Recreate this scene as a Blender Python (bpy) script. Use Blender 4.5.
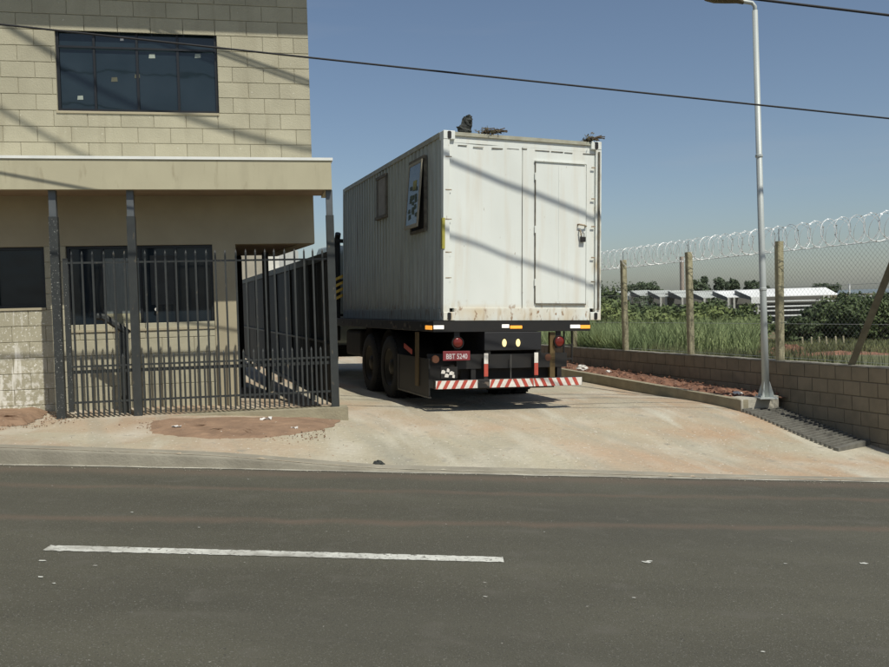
import bpy, math, random
import numpy as np
from mathutils import Vector, Matrix
for o in list(bpy.data.objects): bpy.data.objects.remove(o)
SC = bpy.context.scene
COL = SC.collection
rnd = random.Random(7)
nrs = np.random.RandomState(11)
R_ = math.radians

# ------------------------------------------------------------ camera
pt, ro = R_(2.1), R_(1.5)
f = Vector((0, math.cos(pt), -math.sin(pt))); r0 = Vector((1, 0, 0)); u0 = Vector((0, math.sin(pt), math.cos(pt)))
cr = math.cos(ro)*r0 - math.sin(ro)*u0; cu = math.sin(ro)*r0 + math.cos(ro)*u0
cam = bpy.data.cameras.new('camera'); cam.sensor_width = 36; cam.lens = 864/889*36
cam.clip_start = .05; cam.clip_end = 6000
co = bpy.data.objects.new('camera', cam); COL.objects.link(co)
m = Matrix.Identity(4)
for i in range(3):
    m[i][0] = cr[i]; m[i][1] = cu[i]; m[i][2] = -f[i]
m[2][3] = 1.6
co.matrix_world = m
SC.camera = co
SC.view_settings.view_transform = 'Standard'; SC.view_settings.look = 'None'
SC.view_settings.gamma = 1; SC.view_settings.exposure = 0.0

# ------------------------------------------------------------ sky and sun
SUN = Vector((.38, -.58, 1.0))
elev = math.atan2(1.0, math.hypot(.38, .58)); azim = math.atan2(.38, -.58)
W = bpy.data.worlds.new('World'); SC.world = W; W.use_nodes = True
nt = W.node_tree; nt.nodes.clear()
out = nt.nodes.new('ShaderNodeOutputWorld'); bg = nt.nodes.new('ShaderNodeBackground')
sky = nt.nodes.new('ShaderNodeTexSky'); sky.sky_type = 'NISHITA'; sky.sun_disc = False
sky.sun_elevation = elev; sky.sun_rotation = azim; sky.altitude = 500
sky.air_density = 1.0; sky.dust_density = 1.7; sky.ozone_density = 1.5
tc = nt.nodes.new('ShaderNodeTexCoord'); mp = nt.nodes.new('ShaderNodeMapping'); mp.inputs['Scale'].default_value = (1.2, 1.2, 9)
ns = nt.nodes.new('ShaderNodeTexNoise'); ns.inputs['Scale'].default_value = 2.2; ns.inputs['Detail'].default_value = 6
rp = nt.nodes.new('ShaderNodeValToRGB'); rp.color_ramp.elements[0].position = .52; rp.color_ramp.elements[1].position = .85
rp.color_ramp.elements[1].color = (.16, .16, .16, 1)
hs = nt.nodes.new('ShaderNodeHueSaturation'); hs.inputs['Saturation'].default_value = .93
mx = nt.nodes.new('ShaderNodeMixRGB'); mx.inputs[2].default_value = (5.5, 5.3, 5.3, 1)
L = nt.links.new
L(tc.outputs['Generated'], mp.inputs[0]); L(mp.outputs[0], ns.inputs['Vector']); L(ns.outputs[0], rp.inputs[0])
tint = nt.nodes.new('ShaderNodeMixRGB'); tint.blend_type = 'MULTIPLY'; tint.inputs[0].default_value = 1; tint.inputs[2].default_value = (1.0, 1.03, 1.04, 1)
L(sky.outputs[0], hs.inputs['Color']); L(hs.outputs[0], tint.inputs[1]); L(tint.outputs[0], mx.inputs[1]); L(rp.outputs[0], mx.inputs[0])
L(mx.outputs[0], bg.inputs[0]); L(bg.outputs[0], out.inputs[0])
bg.inputs[1].default_value = .085
sl = bpy.data.lights.new('sun', 'SUN'); sl.energy = 4.0; sl.angle = R_(.53); sl.color = (1, .965, .86)
so = bpy.data.objects.new('sun', sl); COL.objects.link(so)
so.rotation_euler = SUN.to_track_quat('Z', 'Y').to_euler(); so.location = (5, -8, 14)

# ------------------------------------------------------------ materials
def mat(name, col, col2=None, scale=6.0, rough=.85, metal=0.0, bump=0.0, bscale=60.0, detail=6, stains=(), objr=0.0, space='Object', spec=None, stretch=(1, 1, 1), lo=.35, hi=.68):
    """stains: (colour, scale, low, high, stretch, mask) - mask (axis, from, to) limits them to a region of the thing"""
    M = bpy.data.materials.new(name); M.use_nodes = True
    t = M.node_tree; N = t.nodes; l = t.links.new
    b = N['Principled BSDF']; b.inputs['Roughness'].default_value = rough; b.inputs['Metallic'].default_value = metal
    if spec is not None: b.inputs['IOR'].default_value = spec
    if space == 'World':
        src = N.new('ShaderNodeNewGeometry').outputs['Position']
    else:
        src = N.new('ShaderNodeTexCoord').outputs['Object']
    def vec(st):
        mp = N.new('ShaderNodeMapping'); mp.inputs['Scale'].default_value = st[:3]; l(src, mp.inputs[0])
        if len(st) > 3: mp.vector_type = 'TEXTURE'; mp.inputs['Scale'].default_value = tuple(1/v for v in st[:3]); mp.inputs['Rotation'].default_value = (0, 0, st[3])
        return mp.outputs[0]
    def noise(sc, st=(1, 1, 1), d=detail):
        n = N.new('ShaderNodeTexNoise'); n.inputs['Scale'].default_value = sc; n.inputs['Detail'].default_value = d
        l(vec(st), n.inputs['Vector']); return n.outputs[0]
    def mr(v, a, c, x=0.0, y=1.0):
        q = N.new('ShaderNodeMapRange'); q.inputs[1].default_value = a; q.inputs[2].default_value = c; q.inputs[3].default_value = x; q.inputs[4].default_value = y
        l(v, q.inputs[0]); return q.outputs[0]
    c = None
    if col2 is None: col2 = tuple(x*.78 for x in col)
    mixn = N.new('ShaderNodeMixRGB'); mixn.inputs[1].default_value = (*col2, 1); mixn.inputs[2].default_value = (*col, 1)
    l(mr(noise(scale, stretch), lo, hi), mixn.inputs[0]); c = mixn.outputs[0]
    for s in stains:
        sc_, ss, a, d_, st = s[:5]
        v = mr(noise(ss, st), a, d_)
        if len(s) > 5:
            for mk in s[5]:
                sep = N.new('ShaderNodeSeparateXYZ'); l(src, sep.inputs[0])
                mm = N.new('ShaderNodeMath'); mm.operation = 'MULTIPLY'
                l(v, mm.inputs[0]); l(mr(sep.outputs[mk[0]], mk[1], mk[2]), mm.inputs[1]); v = mm.outputs[0]
        q = N.new('ShaderNodeMixRGB'); q.inputs[2].default_value = (*sc_, 1); l(c, q.inputs[1]); l(v, q.inputs[0]); c = q.outputs[0]
    if objr:
        oi = N.new('ShaderNodeObjectInfo'); h = N.new('ShaderNodeHueSaturation')
        l(mr(oi.outputs['Random'], 0, 1, 1-objr, 1+objr), h.inputs['Value']); l(c, h.inputs['Color']); c = h.outputs[0]
    l(c, b.inputs['Base Color'])
    if bump:
        bn = N.new('ShaderNodeBump'); bn.inputs['Strength'].default_value = bump; bn.inputs['Distance'].default_value = .02
        l(noise(bscale, (1, 1, 1), 5), bn.inputs['Height']); l(bn.outputs[0], b.inputs['Normal'])
    return M

M = {}
M['asphalt'] = mat('asphalt', (.090, .085, .060), (.068, .064, .045), 1.1, .9, bump=.55, bscale=130, space='World', stretch=(.35, 1.5, 1), detail=9,
    stains=[((.19, .185, .16), 110, .59, .68, (1, 1, 1)), ((.035, .034, .030), 95, .60, .68, (1, 1, 1)), ((.058, .056, .045), .4, .46, .90, (.5, 1.0, 1)), ((.105, .098, .078), 4.5, .56, .85, (.7, 1.1, 1)), ((.35, .34, .30), 26, .735, .75, (1, 1, 1))])
def add_bands(M_, c, bands, slope):
    """long worn strips of dust laid along the street by tyres"""
    t = M_.node_tree; N = t.nodes; l = t.links.new; b = N['Principled BSDF']
    src = b.inputs['Base Color'].links[0].from_socket
    pos = N.new('ShaderNodeNewGeometry'); sp = N.new('ShaderNodeSeparateXYZ'); l(pos.outputs['Position'], sp.inputs[0])
    def math_(op, a, v):
        q = N.new('ShaderNodeMath'); q.operation = op
        l(a, q.inputs[0])
        if isinstance(v, float): q.inputs[1].default_value = v
        else: l(v, q.inputs[1])
        return q.outputs[0]
    d = math_('SUBTRACT', sp.outputs[1], math_('MULTIPLY', sp.outputs[0], slope))
    n = N.new('ShaderNodeTexNoise'); n.inputs['Scale'].default_value = 2.5; n.inputs['Detail'].default_value = 8
    l(pos.outputs['Position'], n.inputs['Vector'])
    d = math_('ADD', d, math_('MULTIPLY', math_('SUBTRACT', n.outputs[0], .5), .22))
    cc = src
    for (ctr, wid, amt) in bands:
        a = math_('ABSOLUTE', math_('SUBTRACT', d, ctr), 0.0)
        q = N.new('ShaderNodeMapRange'); q.interpolation_type = 'SMOOTHSTEP'
        q.inputs[1].default_value = 0; q.inputs[2].default_value = wid; q.inputs[3].default_value = amt; q.inputs[4].default_value = 0
        l(a, q.inputs[0])
        mx_ = N.new('ShaderNodeMixRGB'); mx_.inputs[2].default_value = (*c, 1); l(cc, mx_.inputs[1]); l(math_('MULTIPLY', q.outputs[0], math_('ADD', n.outputs[0], .35)), mx_.inputs[0]); cc = mx_.outputs[0]
    l(cc, b.inputs['Base Color'])
add_bands(M['asphalt'], (.15, .105, .075), [(7.82, .12, .45), (6.72, .13, .55), (8.5, .25, .5)], .12)
M['paving'] = mat('concrete_paving', (.43, .39, .285), (.36, .322, .235), .9, .92, bump=.8, bscale=18, space='World', detail=14,
    stains=[((.42, .31, .21), .45, .44, .68, (.7, 1.3, 1)), ((.36, .245, .16), 1.1, .38, .66, (1, 1, 1), [(0, -1.0, -3.2)]),
            ((.385, .255, .155), .9, .38, .60, (.8, 1, 1), [(0, 1.6, 4.0)]), ((.51, .475, .39), 1.1, .50, .80, (1.2, .8, 1)), ((.31, .29, .225), 1.1, .50, .76, (2.2, .35, 1, .45)), ((.47, .44, .35), 1.4, .54, .78, (2.2, .4, 1, .2)), ((.26, .24, .195), 6, .62, .78, (1, 1, 1)),
            ((.60, .56, .48), 26, .65, .70, (1, 1, 1)), ((.17, .15, .115), 38, .67, .71, (1, 1, 1)), ((.30, .19, .12), 14, .68, .74, (1, 1, 1))])
M['kerb'] = mat('kerb_concrete', (.30, .275, .215), (.22, .20, .155), 3, .9, bump=.3, bscale=40, space='World')
M['red_soil'] = mat('red_soil', (.25, .125, .075), (.15, .075, .047), 5, .95, bump=.9, bscale=25, space='World', stains=[((.42, .35, .28), 22, .66, .72, (1, 1, 1))])
M['brown_soil'] = mat('brown_soil', (.285, .185, .118), (.20, .128, .082), 4, .95, bump=.6, bscale=22, space='World', stains=[((.5, .45, .38), 28, .69, .73, (1, 1, 1))])
M['field'] = mat('field_ground', (.13, .13, .055), (.08, .09, .035), .12, .95, space='World', stains=[((.24, .115, .065), .35, .52, .62, (1, .6, 1)), ((.17, .155, .085), 2, .5, .7, (1, 1, 1))])
M['block'] = mat('painted_block', (.435, .405, .295), (.385, .357, .258), 3, .85, bump=.3, bscale=60, objr=.06, space='World', stains=[((.34, .31, .22), 3, .54, .78, (2, 2, .4)), ((.6, .58, .48), 30, .70, .74, (1, 1, 1))])
M['block_low'] = mat('splashed_block', (.435, .405, .295), (.39, .362, .262), 9, .85, bump=.12, bscale=70, objr=.05, space='World',
    stains=[((.74, .72, .64), 18, .50, .60, (1, 1, 1), [(0, -4.98, -5.15), (2, 1.3, .45)]), ((.74, .72, .64), 42, .60, .65, (1, 1, 1), [(0, -4.9, -5.1)]), ((.75, .73, .65), 4, .54, .66, (3.5, 3.5, .4), [(0, -5.22, -5.36)])])
M['mortar'] = mat('mortar', (.385, .355, .26), None, 9, .95, space='World')
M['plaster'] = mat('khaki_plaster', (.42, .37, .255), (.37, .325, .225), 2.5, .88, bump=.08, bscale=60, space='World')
M['fascia'] = mat('fascia_plaster', (.475, .44, .305), (.44, .405, .28), 2.0, .85, bump=.05, bscale=60, space='World', stains=[((.39, .355, .245), 2.2, .52, .8, (2.5, 2.5, .5)), ((.34, .30, .20), 6, .62, .76, (2, 2, .4))])
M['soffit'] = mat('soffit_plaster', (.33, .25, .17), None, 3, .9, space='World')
M['cap_white'] = mat('white_flashing', (.80, .81, .76), (.72, .73, .69), 5, .5)
M['glass'] = mat('tinted_glass', (.018, .026, .034), (.014, .02, .027), 3, .10, spec=1.35)
M['glass_blue'] = mat('blue_tinted_glass', (.022, .034, .042), (.014, .024, .030), 1.6, .05, spec=1.52)
for k_ in ('glass_blue', 'glass'):
    t_ = M[k_].node_tree; n_ = t_.nodes.new('ShaderNodeTexNoise'); n_.inputs['Scale'].default_value = 1.7; b_ = t_.nodes.new('ShaderNodeBump'); b_.inputs['Strength'].default_value = .04; b_.inputs['Distance'].default_value = .2
    c_ = t_.nodes.new('ShaderNodeTexCoord'); t_.links.new(c_.outputs['Object'], n_.inputs['Vector']); t_.links.new(n_.outputs[0], b_.inputs['Height']); t_.links.new(b_.outputs[0], t_.nodes['Principled BSDF'].inputs['Normal'])
M['dark_frame'] = mat('dark_aluminium', (.010, .012, .015), None, 8, .45)
M['window_reflection'] = mat('reflection_panel', (.19, .21, .195), (.15, .165, .155), 8, .35, stretch=(6, 6, .5))  # street reflection in the window, painted as a pale colour
M['cream'] = mat('cream_reflection', (.38, .36, .24), None, 8, .8)  # yellowish foot of the same painted reflection
M['sticker'] = mat('sticker_paper', (.34, .38, .33), None, 8, .8)
M['fascia_d'] = mat('faded_paper', (.11, .11, .075), None, 8, .8)
M['interior'] = mat('dark_interior', (.02, .018, .016), None, 4, .9)
M['fence'] = mat('grey_fence_paint', (.036, .040, .038), (.027, .030, .029), 8, .55, space='World', stains=[((.10, .085, .06), 30, .64, .72, (1, 1, .4))])
M['fence_up'] = mat('galvanised_post', (.12, .13, .135), (.09, .10, .105), 6, .5, metal=.2)
M['fence_spl'] = mat('splashed_fence_paint', (.036, .040, .038), (.027, .030, .029), 8, .6, space='World', stains=[((.35, .35, .32), 60, .64, .69, (1, 1, 1))])
M['sheet'] = mat('dark_sheet_metal', (.022, .025, .024), (.016, .018, .018), 4, .6, objr=.1)
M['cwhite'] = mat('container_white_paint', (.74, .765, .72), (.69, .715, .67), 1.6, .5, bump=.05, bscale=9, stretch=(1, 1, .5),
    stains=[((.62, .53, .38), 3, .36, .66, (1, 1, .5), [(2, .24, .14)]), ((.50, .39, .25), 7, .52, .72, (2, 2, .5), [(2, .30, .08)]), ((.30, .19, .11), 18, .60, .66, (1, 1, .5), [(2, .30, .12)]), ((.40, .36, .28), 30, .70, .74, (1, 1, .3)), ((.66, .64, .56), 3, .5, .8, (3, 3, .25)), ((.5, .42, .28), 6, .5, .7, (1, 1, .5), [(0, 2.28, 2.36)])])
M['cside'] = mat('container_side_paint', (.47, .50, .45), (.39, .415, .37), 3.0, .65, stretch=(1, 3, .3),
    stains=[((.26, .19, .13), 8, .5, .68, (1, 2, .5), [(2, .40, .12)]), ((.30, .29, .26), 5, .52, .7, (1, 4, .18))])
M['rust'] = mat('rust_edge', (.20, .125, .075), (.42, .36, .26), 12, .85)
M['rail_top'] = mat('container_top_rail', (.42, .42, .33), (.30, .28, .21), 6, .6)
M['seam'] = mat('seam_dirt', (.10, .09, .07), (.2, .18, .14), 14, .9)
M['yellow'] = mat('yellow_label', (.40, .36, .06), (.30, .27, .05), 9, .6)
M['poster_g'] = mat('green_print', (.075, .105, .065), None, 5, .7)
M['black'] = mat('black_steel', (.009, .009, .009), (.014, .012, .010), 6, .55)
M['chassis'] = mat('dusty_chassis', (.014, .012, .010), (.008, .008, .007), 5, .7, stains=[((.035, .027, .018), 6, .55, .75, (1, 1, 1))])
M['deck_rail'] = mat('worn_deck_rail', (.018, .017, .015), (.011, .010, .010), 6, .5, stains=[((.14, .11, .085), 9, .62, .7, (1, .5, 1))])
M['tyre'] = mat('dusty_tyre', (.020, .018, .016), (.011, .011, .010), 7, .85, bump=.2, bscale=40)
M['rim'] = mat('dusty_rim', (.060, .052, .038), (.03, .026, .02), 6, .6, metal=.3)
M['red_l'] = mat('red_lens', (.20, .018, .012), (.12, .015, .01), 8, .25)
M['red_s'] = mat('red_stripe', (.50, .085, .055), (.40, .07, .05), 12, .45)
M['white_s'] = mat('white_reflector', (.80, .77, .70), (.62, .58, .52), 14, .4)
M['orange'] = mat('orange_reflector', (.85, .26, .02), (.75, .2, .02), 8, .35)
M['amber'] = mat('amber_reflector', (.85, .60, .12), None, 8, .35)
for k_ in ('orange', 'amber', 'white_s'):
    pass
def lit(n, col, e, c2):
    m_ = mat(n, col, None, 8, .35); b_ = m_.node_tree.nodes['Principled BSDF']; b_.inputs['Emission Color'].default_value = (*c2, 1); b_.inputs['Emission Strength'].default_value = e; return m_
M['orange_glow'] = lit('orange_flash_glow', (.85, .26, .02), .9, (1, .42, .06)); M['amber_glow'] = lit('amber_flash_glow', (.85, .6, .12), 1.1, (1, .85, .45)); M['white_glow'] = lit('white_flash_glow', (.85, .83, .78), .6, (1, .95, .85))  # emission paints a flash glow onto plain reflectors, no lamps
M['plate'] = mat('red_number_plate', (.22, .030, .035), (.17, .025, .03), 9, .5)
M['plate_t'] = mat('plate_lettering', (.62, .55, .55), None, 9, .5)
M['ochre'] = mat('ochre_post', (.13, .085, .028), (.09, .058, .02), 8, .6)
M['cab'] = mat('cab_paint', (.62, .68, .62), (.52, .58, .52), 4, .35)
M['chrome'] = mat('light_edge_metal', (.11, .105, .095), None, 8, .5, metal=.4)
M['dblock'] = mat('raw_concrete_block', (.275, .225, .155), (.215, .178, .122), 5, .92, bump=.3, bscale=60, objr=.06, space='World')
M['dmortar'] = mat('raw_mortar', (.18, .15, .105), None, 9, .95, space='World')
M['dcap'] = mat('mortar_cap', (.36, .335, .27), (.26, .24, .19), 7, .95, bump=.5, bscale=30, space='World')
M['planter'] = mat('planter_concrete', (.33, .295, .20), (.25, .22, .15), 5, .9, bump=.3, bscale=40, space='World')
M['planter_w'] = mat('pale_concrete', (.46, .43, .35), (.36, .34, .28), 6, .9, bump=.3, bscale=40, space='World')
M['post'] = mat('concrete_post', (.42, .385, .25), (.25, .225, .14), 9, .9, bump=.6, bscale=40, space='World', stretch=(1, 1, .8))
M['brace'] = mat('concrete_brace', (.18, .16, .105), (.13, .115, .075), 9, .9, bump=.4, bscale=30, space='World')
M['galv'] = mat('galvanised_steel', (.48, .51, .49), (.38, .41, .40), 4, .5, metal=.15, stretch=(1, 1, .3))
M['wire_g'] = mat('galvanised_wire', (.55, .57, .57), None, 20, .35, metal=.6)
M['mesh_w'] = mat('chain_link_wire', (.33, .35, .33), None, 20, .6, metal=.2)
M['razor'] = mat('razor_ribbon', (.85, .86, .85), (.6, .6, .6), 25, .45, metal=.15)
M['lamp_head'] = mat('lamp_housing', (.11, .085, .045), (.085, .065, .04), 7, .6)
M['lamp_top'] = mat('lamp_cover', (.55, .52, .36), None, 7, .5)
M['grate'] = mat('grey_grating', (.17, .165, .14), (.11, .105, .09), 6, .85, bump=.2)
M['cable'] = mat('black_cable', (.018, .018, .02), None, 9, .7)
M['line_w'] = mat('road_paint', (.62, .62, .56), (.50, .50, .45), 14, .8, bump=.2, bscale=120, space='World', stains=[((.16, .15, .13), 38, .56, .66, (1, 1, 1)), ((.30, .29, .25), 4, .5, .7, (1, 1, 1))])
M['edge_w'] = mat('edge_line_dust', (.50, .48, .40), (.22, .205, .17), 7, .9, space='World', stretch=(.6, 3, 1))
M['roof_w'] = mat('white_sheet_roof', (.80, .81, .79), None, .2, .6)
M['roof_g'] = mat('grey_sheet_roof', (.44, .46, .43), (.36, .38, .355), .3, .8, objr=.12)
M['shed_d'] = mat('shed_shadow_board', (.16, .16, .15), None, .3, .9)
M['shed_p'] = mat('shed_wall_paint', (.50, .50, .45), None, .3, .9)
M['chim'] = mat('pale_tower_render', (.42, .35, .29), (.36, .30, .25), .5, .9)
M['bark'] = mat('bark', (.10, .075, .05), None, 6, .95)
def leafmat(n, a, b, s=.8):
    m_ = mat(n, a, b, s, .75, space='World', lo=.38, hi=.62, detail=3)
    m_.node_tree.nodes['Principled BSDF'].inputs['Subsurface Weight'].default_value = 0
    return m_
M['leaf_d'] = leafmat('dark_leaves', (.085, .120, .038), (.042, .064, .022))
M['leaf_m'] = leafmat('mid_leaves', (.120, .160, .050), (.06, .088, .028))
M['leaf_y'] = leafmat('yellow_green_leaves', (.165, .205, .062), (.085, .115, .036))
M['leaf_f'] = leafmat('far_leaves', (.085, .118, .058), (.050, .072, .038), .3)
M['grass'] = leafmat('tall_grass', (.27, .325, .14), (.16, .215, .085), .9)
M['grass_s'] = leafmat('short_grass', (.17, .18, .075), (.10, .11, .045), .6)
M['hill'] = mat('distant_hill', (.16, .20, .22), None, .01, 1)  # bluish tone puts the distance haze into the colour
M['scrap'] = mat('dark_scrap', (.045, .05, .042), (.018, .02, .018), 14, .8, bump=.8, bscale=30)
M['dry_leaf'] = mat('dry_leaves', (.07, .075, .035), (.10, .065, .04), 30, .9)
M['white_x'] = mat('white_scrap', (.7, .68, .64), None, 9, .8)
M['neigh'] = mat('neighbour_render', (.40, .37, .30), None, 2, .9)
M['neigh_w'] = mat('neighbour_white', (.78, .78, .72), None, 2, .9)
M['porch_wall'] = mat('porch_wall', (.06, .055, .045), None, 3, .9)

# ------------------------------------------------------------ mesh helpers
class MB:
    def __init__(s, T=None): s.v = []; s.f = []; s.T = T or Matrix.Identity(4)
    def add(s, vs, fs):
        n = len(s.v); s.v += [tuple(s.T @ Vector(p)) for p in vs]; s.f += [tuple(n+i for i in q) for q in fs]; return s
    def box(s, a, b, R=None):
        (x0, y0, z0), (x1, y1, z1) = a, b
        vs = [(x0, y0, z0), (x1, y0, z0), (x1, y1, z0), (x0, y1, z0), (x0, y0, z1), (x1, y0, z1), (x1, y1, z1), (x0, y1, z1)]
        if R: vs = [R @ Vector(p) for p in vs]
        return s.add(vs, [(0, 3, 2, 1), (4, 5, 6, 7), (0, 1, 5, 4), (1, 2, 6, 5), (2, 3, 7, 6), (3, 0, 4, 7)])
    def chbox(s, a, b, c=.01):
        (x0, y0, z0), (x1, y1, z1) = a, b
        def ring(y, i): return [(x0+i, y, z0+i), (x1-i, y, z0+i), (x1-i, y, z1-i), (x0+i, y, z1-i)]
        vs = ring(y0, c)+ring(y0+c, 0)+ring(y1, 0)
        fs = [(0, 1, 2, 3)]
        for k in (0, 4):
            for i in range(4): fs.append((k+i, k+4+i, k+4+(i+1) % 4, k+(i+1) % 4))
        fs.append((11, 10, 9, 8)); return s.add(vs, fs)
    def tube(s, pts, r, n=8, cap=True, r2=None):
        pts = [Vector(p) for p in pts]; vs = []; k = len(pts)
        prev = None
        for i, p in enumerate(pts):
            d = (pts[min(i+1, k-1)]-pts[max(i-1, 0)]).normalized()
            if prev is None:
                a = d.orthogonal().normalized()
            else:
                a = (prev-d*prev.dot(d)).normalized()
            prev = a; b = d.cross(a)
            rr = r if r2 is None else r+(r2-r)*i/(k-1)
            for j in range(n):
                t = 2*math.pi*(j+.5)/n; vs.append(p+(a*math.cos(t)+b*math.sin(t))*rr)
        fs = []
        for i in range(k-1):
            for j in range(n):
                fs.append((i*n+j, i*n+(j+1) % n, (i+1)*n+(j+1) % n, (i+1)*n+j))
        if cap: fs += [tuple(reversed(range(n))), tuple((k-1)*n+j for j in range(n))]
        return s.add(vs, fs)
    def lathe(s, prof, n=24, axis='x', c=(0, 0, 0)):
        vs = []
        for (r, h) in prof:
            for j in range(n):
                t = 2*math.pi*j/n; a, b = r*math.cos(t), r*math.sin(t)
                p = {'x': (h, a, b), 'y': (a, h, b), 'z': (a, b, h)}[axis]
                vs.append((p[0]+c[0], p[1]+c[1], p[2]+c[2]))
        fs = []
        for i in range(len(prof)-1):
            for j in range(n): fs.append((i*n+j, (i+1)*n+j, (i+1)*n+(j+1) % n, i*n+(j+1) % n))
        return s.add(vs, fs)
    def prism(s, poly, axis, a, b):
        n = len(poly)
        def P(q, h): return {'x': (h, q[0], q[1]), 'y': (q[0], h, q[1]), 'z': (q[0], q[1], h)}[axis]
        vs = [P(q, a) for q in poly]+[P(q, b) for q in poly]
        fs = [tuple(range(n)), tuple(reversed(range(n, 2*n)))]+[(i, n+i, n+(i+1) % n, (i+1) % n) for i in range(n)]
        return s.add(vs, fs)
    def mesh(s, name, mt, smooth=False):
        me = bpy.data.meshes.new(name); me.from_pydata(s.v, [], s.f); me.materials.append(mt)
        import bmesh
        bm = bmesh.new(); bm.from_mesh(me); bmesh.ops.recalc_face_normals(bm, faces=bm.faces); bm.to_mesh(me); bm.free()
        if smooth:
            for p in me.polygons: p.use_smooth = True
        return me
    def build(s, name, mt, parent=None, smooth=False, **k):
        return link(name, s.mesh(name, mt, smooth), parent, **k)
def link(name, data, parent=None, loc=None, rot=None, label=None, cat=None, group=None, kind=None):
    o = bpy.data.objects.new(name, data); COL.objects.link(o)
    if parent: o.parent = parent
    if loc: o.location = loc
    if rot: o.rotation_euler = rot
    tag(o, label, cat, group, kind); return o
def tag(o, label=None, cat=None, group=None, kind=None):
    for k, v in (('label', label), ('category', cat), ('group', group), ('kind', kind)):
        if v: o[k] = v
    return o
def empty(name, loc=(0, 0, 0), rot=(0, 0, 0), label=None, cat=None, group=None, mw=None):
    o = bpy.data.objects.new(name, None); COL.objects.link(o); o.empty_display_size = .2
    if mw is not None: o.matrix_world = mw
    else: o.location = loc; o.rotation_euler = rot
    return tag(o, label, cat, group)
def copy_tree(o, parent=None):
    c = o.copy(); COL.objects.link(c)
    if parent: c.parent = parent
    for ch in [x for x in bpy.data.objects if x.parent == o]: copy_tree(ch, c)
    return c
def bevel(o, w=.01, seg=2):
    b = o.modifiers.new('bevel', 'BEVEL'); b.width = w; b.segments = seg; b.limit_method = 'ANGLE'; return o
def text(txt, size, name, mt, parent, mw, depth=.002, sx=1.0):
    cu_ = bpy.data.curves.new('lettering', 'FONT'); cu_.body = txt; cu_.size = size; cu_.extrude = depth; cu_.align_x = 'CENTER'; cu_.align_y = 'CENTER'; cu_.offset = .0015*size/.1
    to = bpy.data.objects.new('tmp', cu_); COL.objects.link(to); bpy.context.view_layer.update()
    me = bpy.data.meshes.new_from_object(to.evaluated_get(bpy.context.evaluated_depsgraph_get())); bpy.data.objects.remove(to)
    for v in me.vertices: v.co.x *= sx
    me.materials.clear(); me.materials.append(mt)
    me.transform(mw); return link(name, me, parent)
def grid_mesh(name, X, Y, Z, mt, smooth=True, **k):
    ny, nx = X.shape
    vs = np.stack([X, Y, Z], -1).reshape(-1, 3)
    i = np.arange(ny*nx).reshape(ny, nx)
    fs = np.stack([i[:-1, :-1], i[:-1, 1:], i[1:, 1:], i[1:, :-1]], -1).reshape(-1, 4)
    me = bpy.data.meshes.new(name); me.from_pydata(vs.tolist(), [], fs.tolist()); me.materials.append(mt)
    if smooth: me.polygons.foreach_set('use_smooth', [True]*len(me.polygons))
    return link(name, me, **k)

# ------------------------------------------------------------ ground heights
def yk(x): return 8.73+.12*x
def Rd(x): return -.137-.072*15*np.tanh(np.asarray(x)/15.)
CP = np.array([(-12, 7.6, .95), (-6, 8.0, .44), (-4.3, 8.22, .325), (-3.2, 8.36, .23), (-2.2, 8.47, .14), (-1.4, 8.56, .03), (-.7, 8.65, -.06), (0, 8.73, -.11), (2, 8.97, -.262), (4.65, 9.29, -.455), (7, 9.6, -.62), (12, 10.2, -.95),
    (-4.7, 10.2, .34), (-3.5, 9.97, .31), (-5.5, 10.8, .37), (-3.2, 9.25, .26), (-1.45, 10.25, .17), (-.2, 10.4, .01), (0, 11.8, .072), (2.25, 12.6, .0), (-.9, 13.9, .08), (-2.1, 17.4, .07), (.2, 18.2, .0), (1.3, 15.3, .02),
    (3.2, 12.3, -.06), (4.3, 12.4, -.13), (4.9, 10.95, -.42), (5.75, 11.2, -.5), (2.68, 17.1, -.05), (3.6, 15, -.1), (-2.4, 12.5, .26), (-3.6, 13, .34), (-5, 24, .25), (0, 26, .1), (-9, 20, .5), (8, 14, -.5), (6, 24, -.3), (-9, 38, .4), (4, 38, .0), (1.5, 10.4, -.1), (3, 10.6, -.26)])
def tps(d2): return np.where(d2 > 0, .5*d2*np.log(np.maximum(d2, 1e-12)), 0)
_n = len(CP); _K = tps(((CP[:, None, :2]-CP[None, :, :2])**2).sum(-1))+np.eye(_n)*.25
_P = np.c_[np.ones(_n), CP[:, :2]]
_A = np.block([[_K, _P], [_P.T, np.zeros((3, 3))]]); _w = np.linalg.solve(_A, np.r_[CP[:, 2], 0, 0, 0])
def G(x, y):
    x = np.asarray(x, float); y = np.asarray(y, float)
    d2 = (x[..., None]-CP[:, 0])**2+(y[..., None]-CP[:, 1])**2
    return (tps(d2) @ _w[:_n])+_w[_n]+_w[_n+1]*x+_w[_n+2]*y
def g(x, y): return float(G(x, y))
def Fz(x, y):
    y = np.asarray(y, float)
    return np.interp(y, [9, 15, 27, 70, 150, 300, 900], [.34, .30, -.02, -1.2, -4.3, -5, -5])

# road
xs = np.concatenate([np.linspace(-60, -12, 13), np.linspace(-11.5, 12, 60), np.linspace(14, 60, 12)])
tt = np.linspace(0, 1, 24)
X = np.repeat(xs[None], 24, 0); Y = np.stack([-6+(yk(xs)+6)*t for t in tt]); Z = Rd(X)
grid_mesh('road', X, Y, Z, M['asphalt'], kind='structure')
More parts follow.
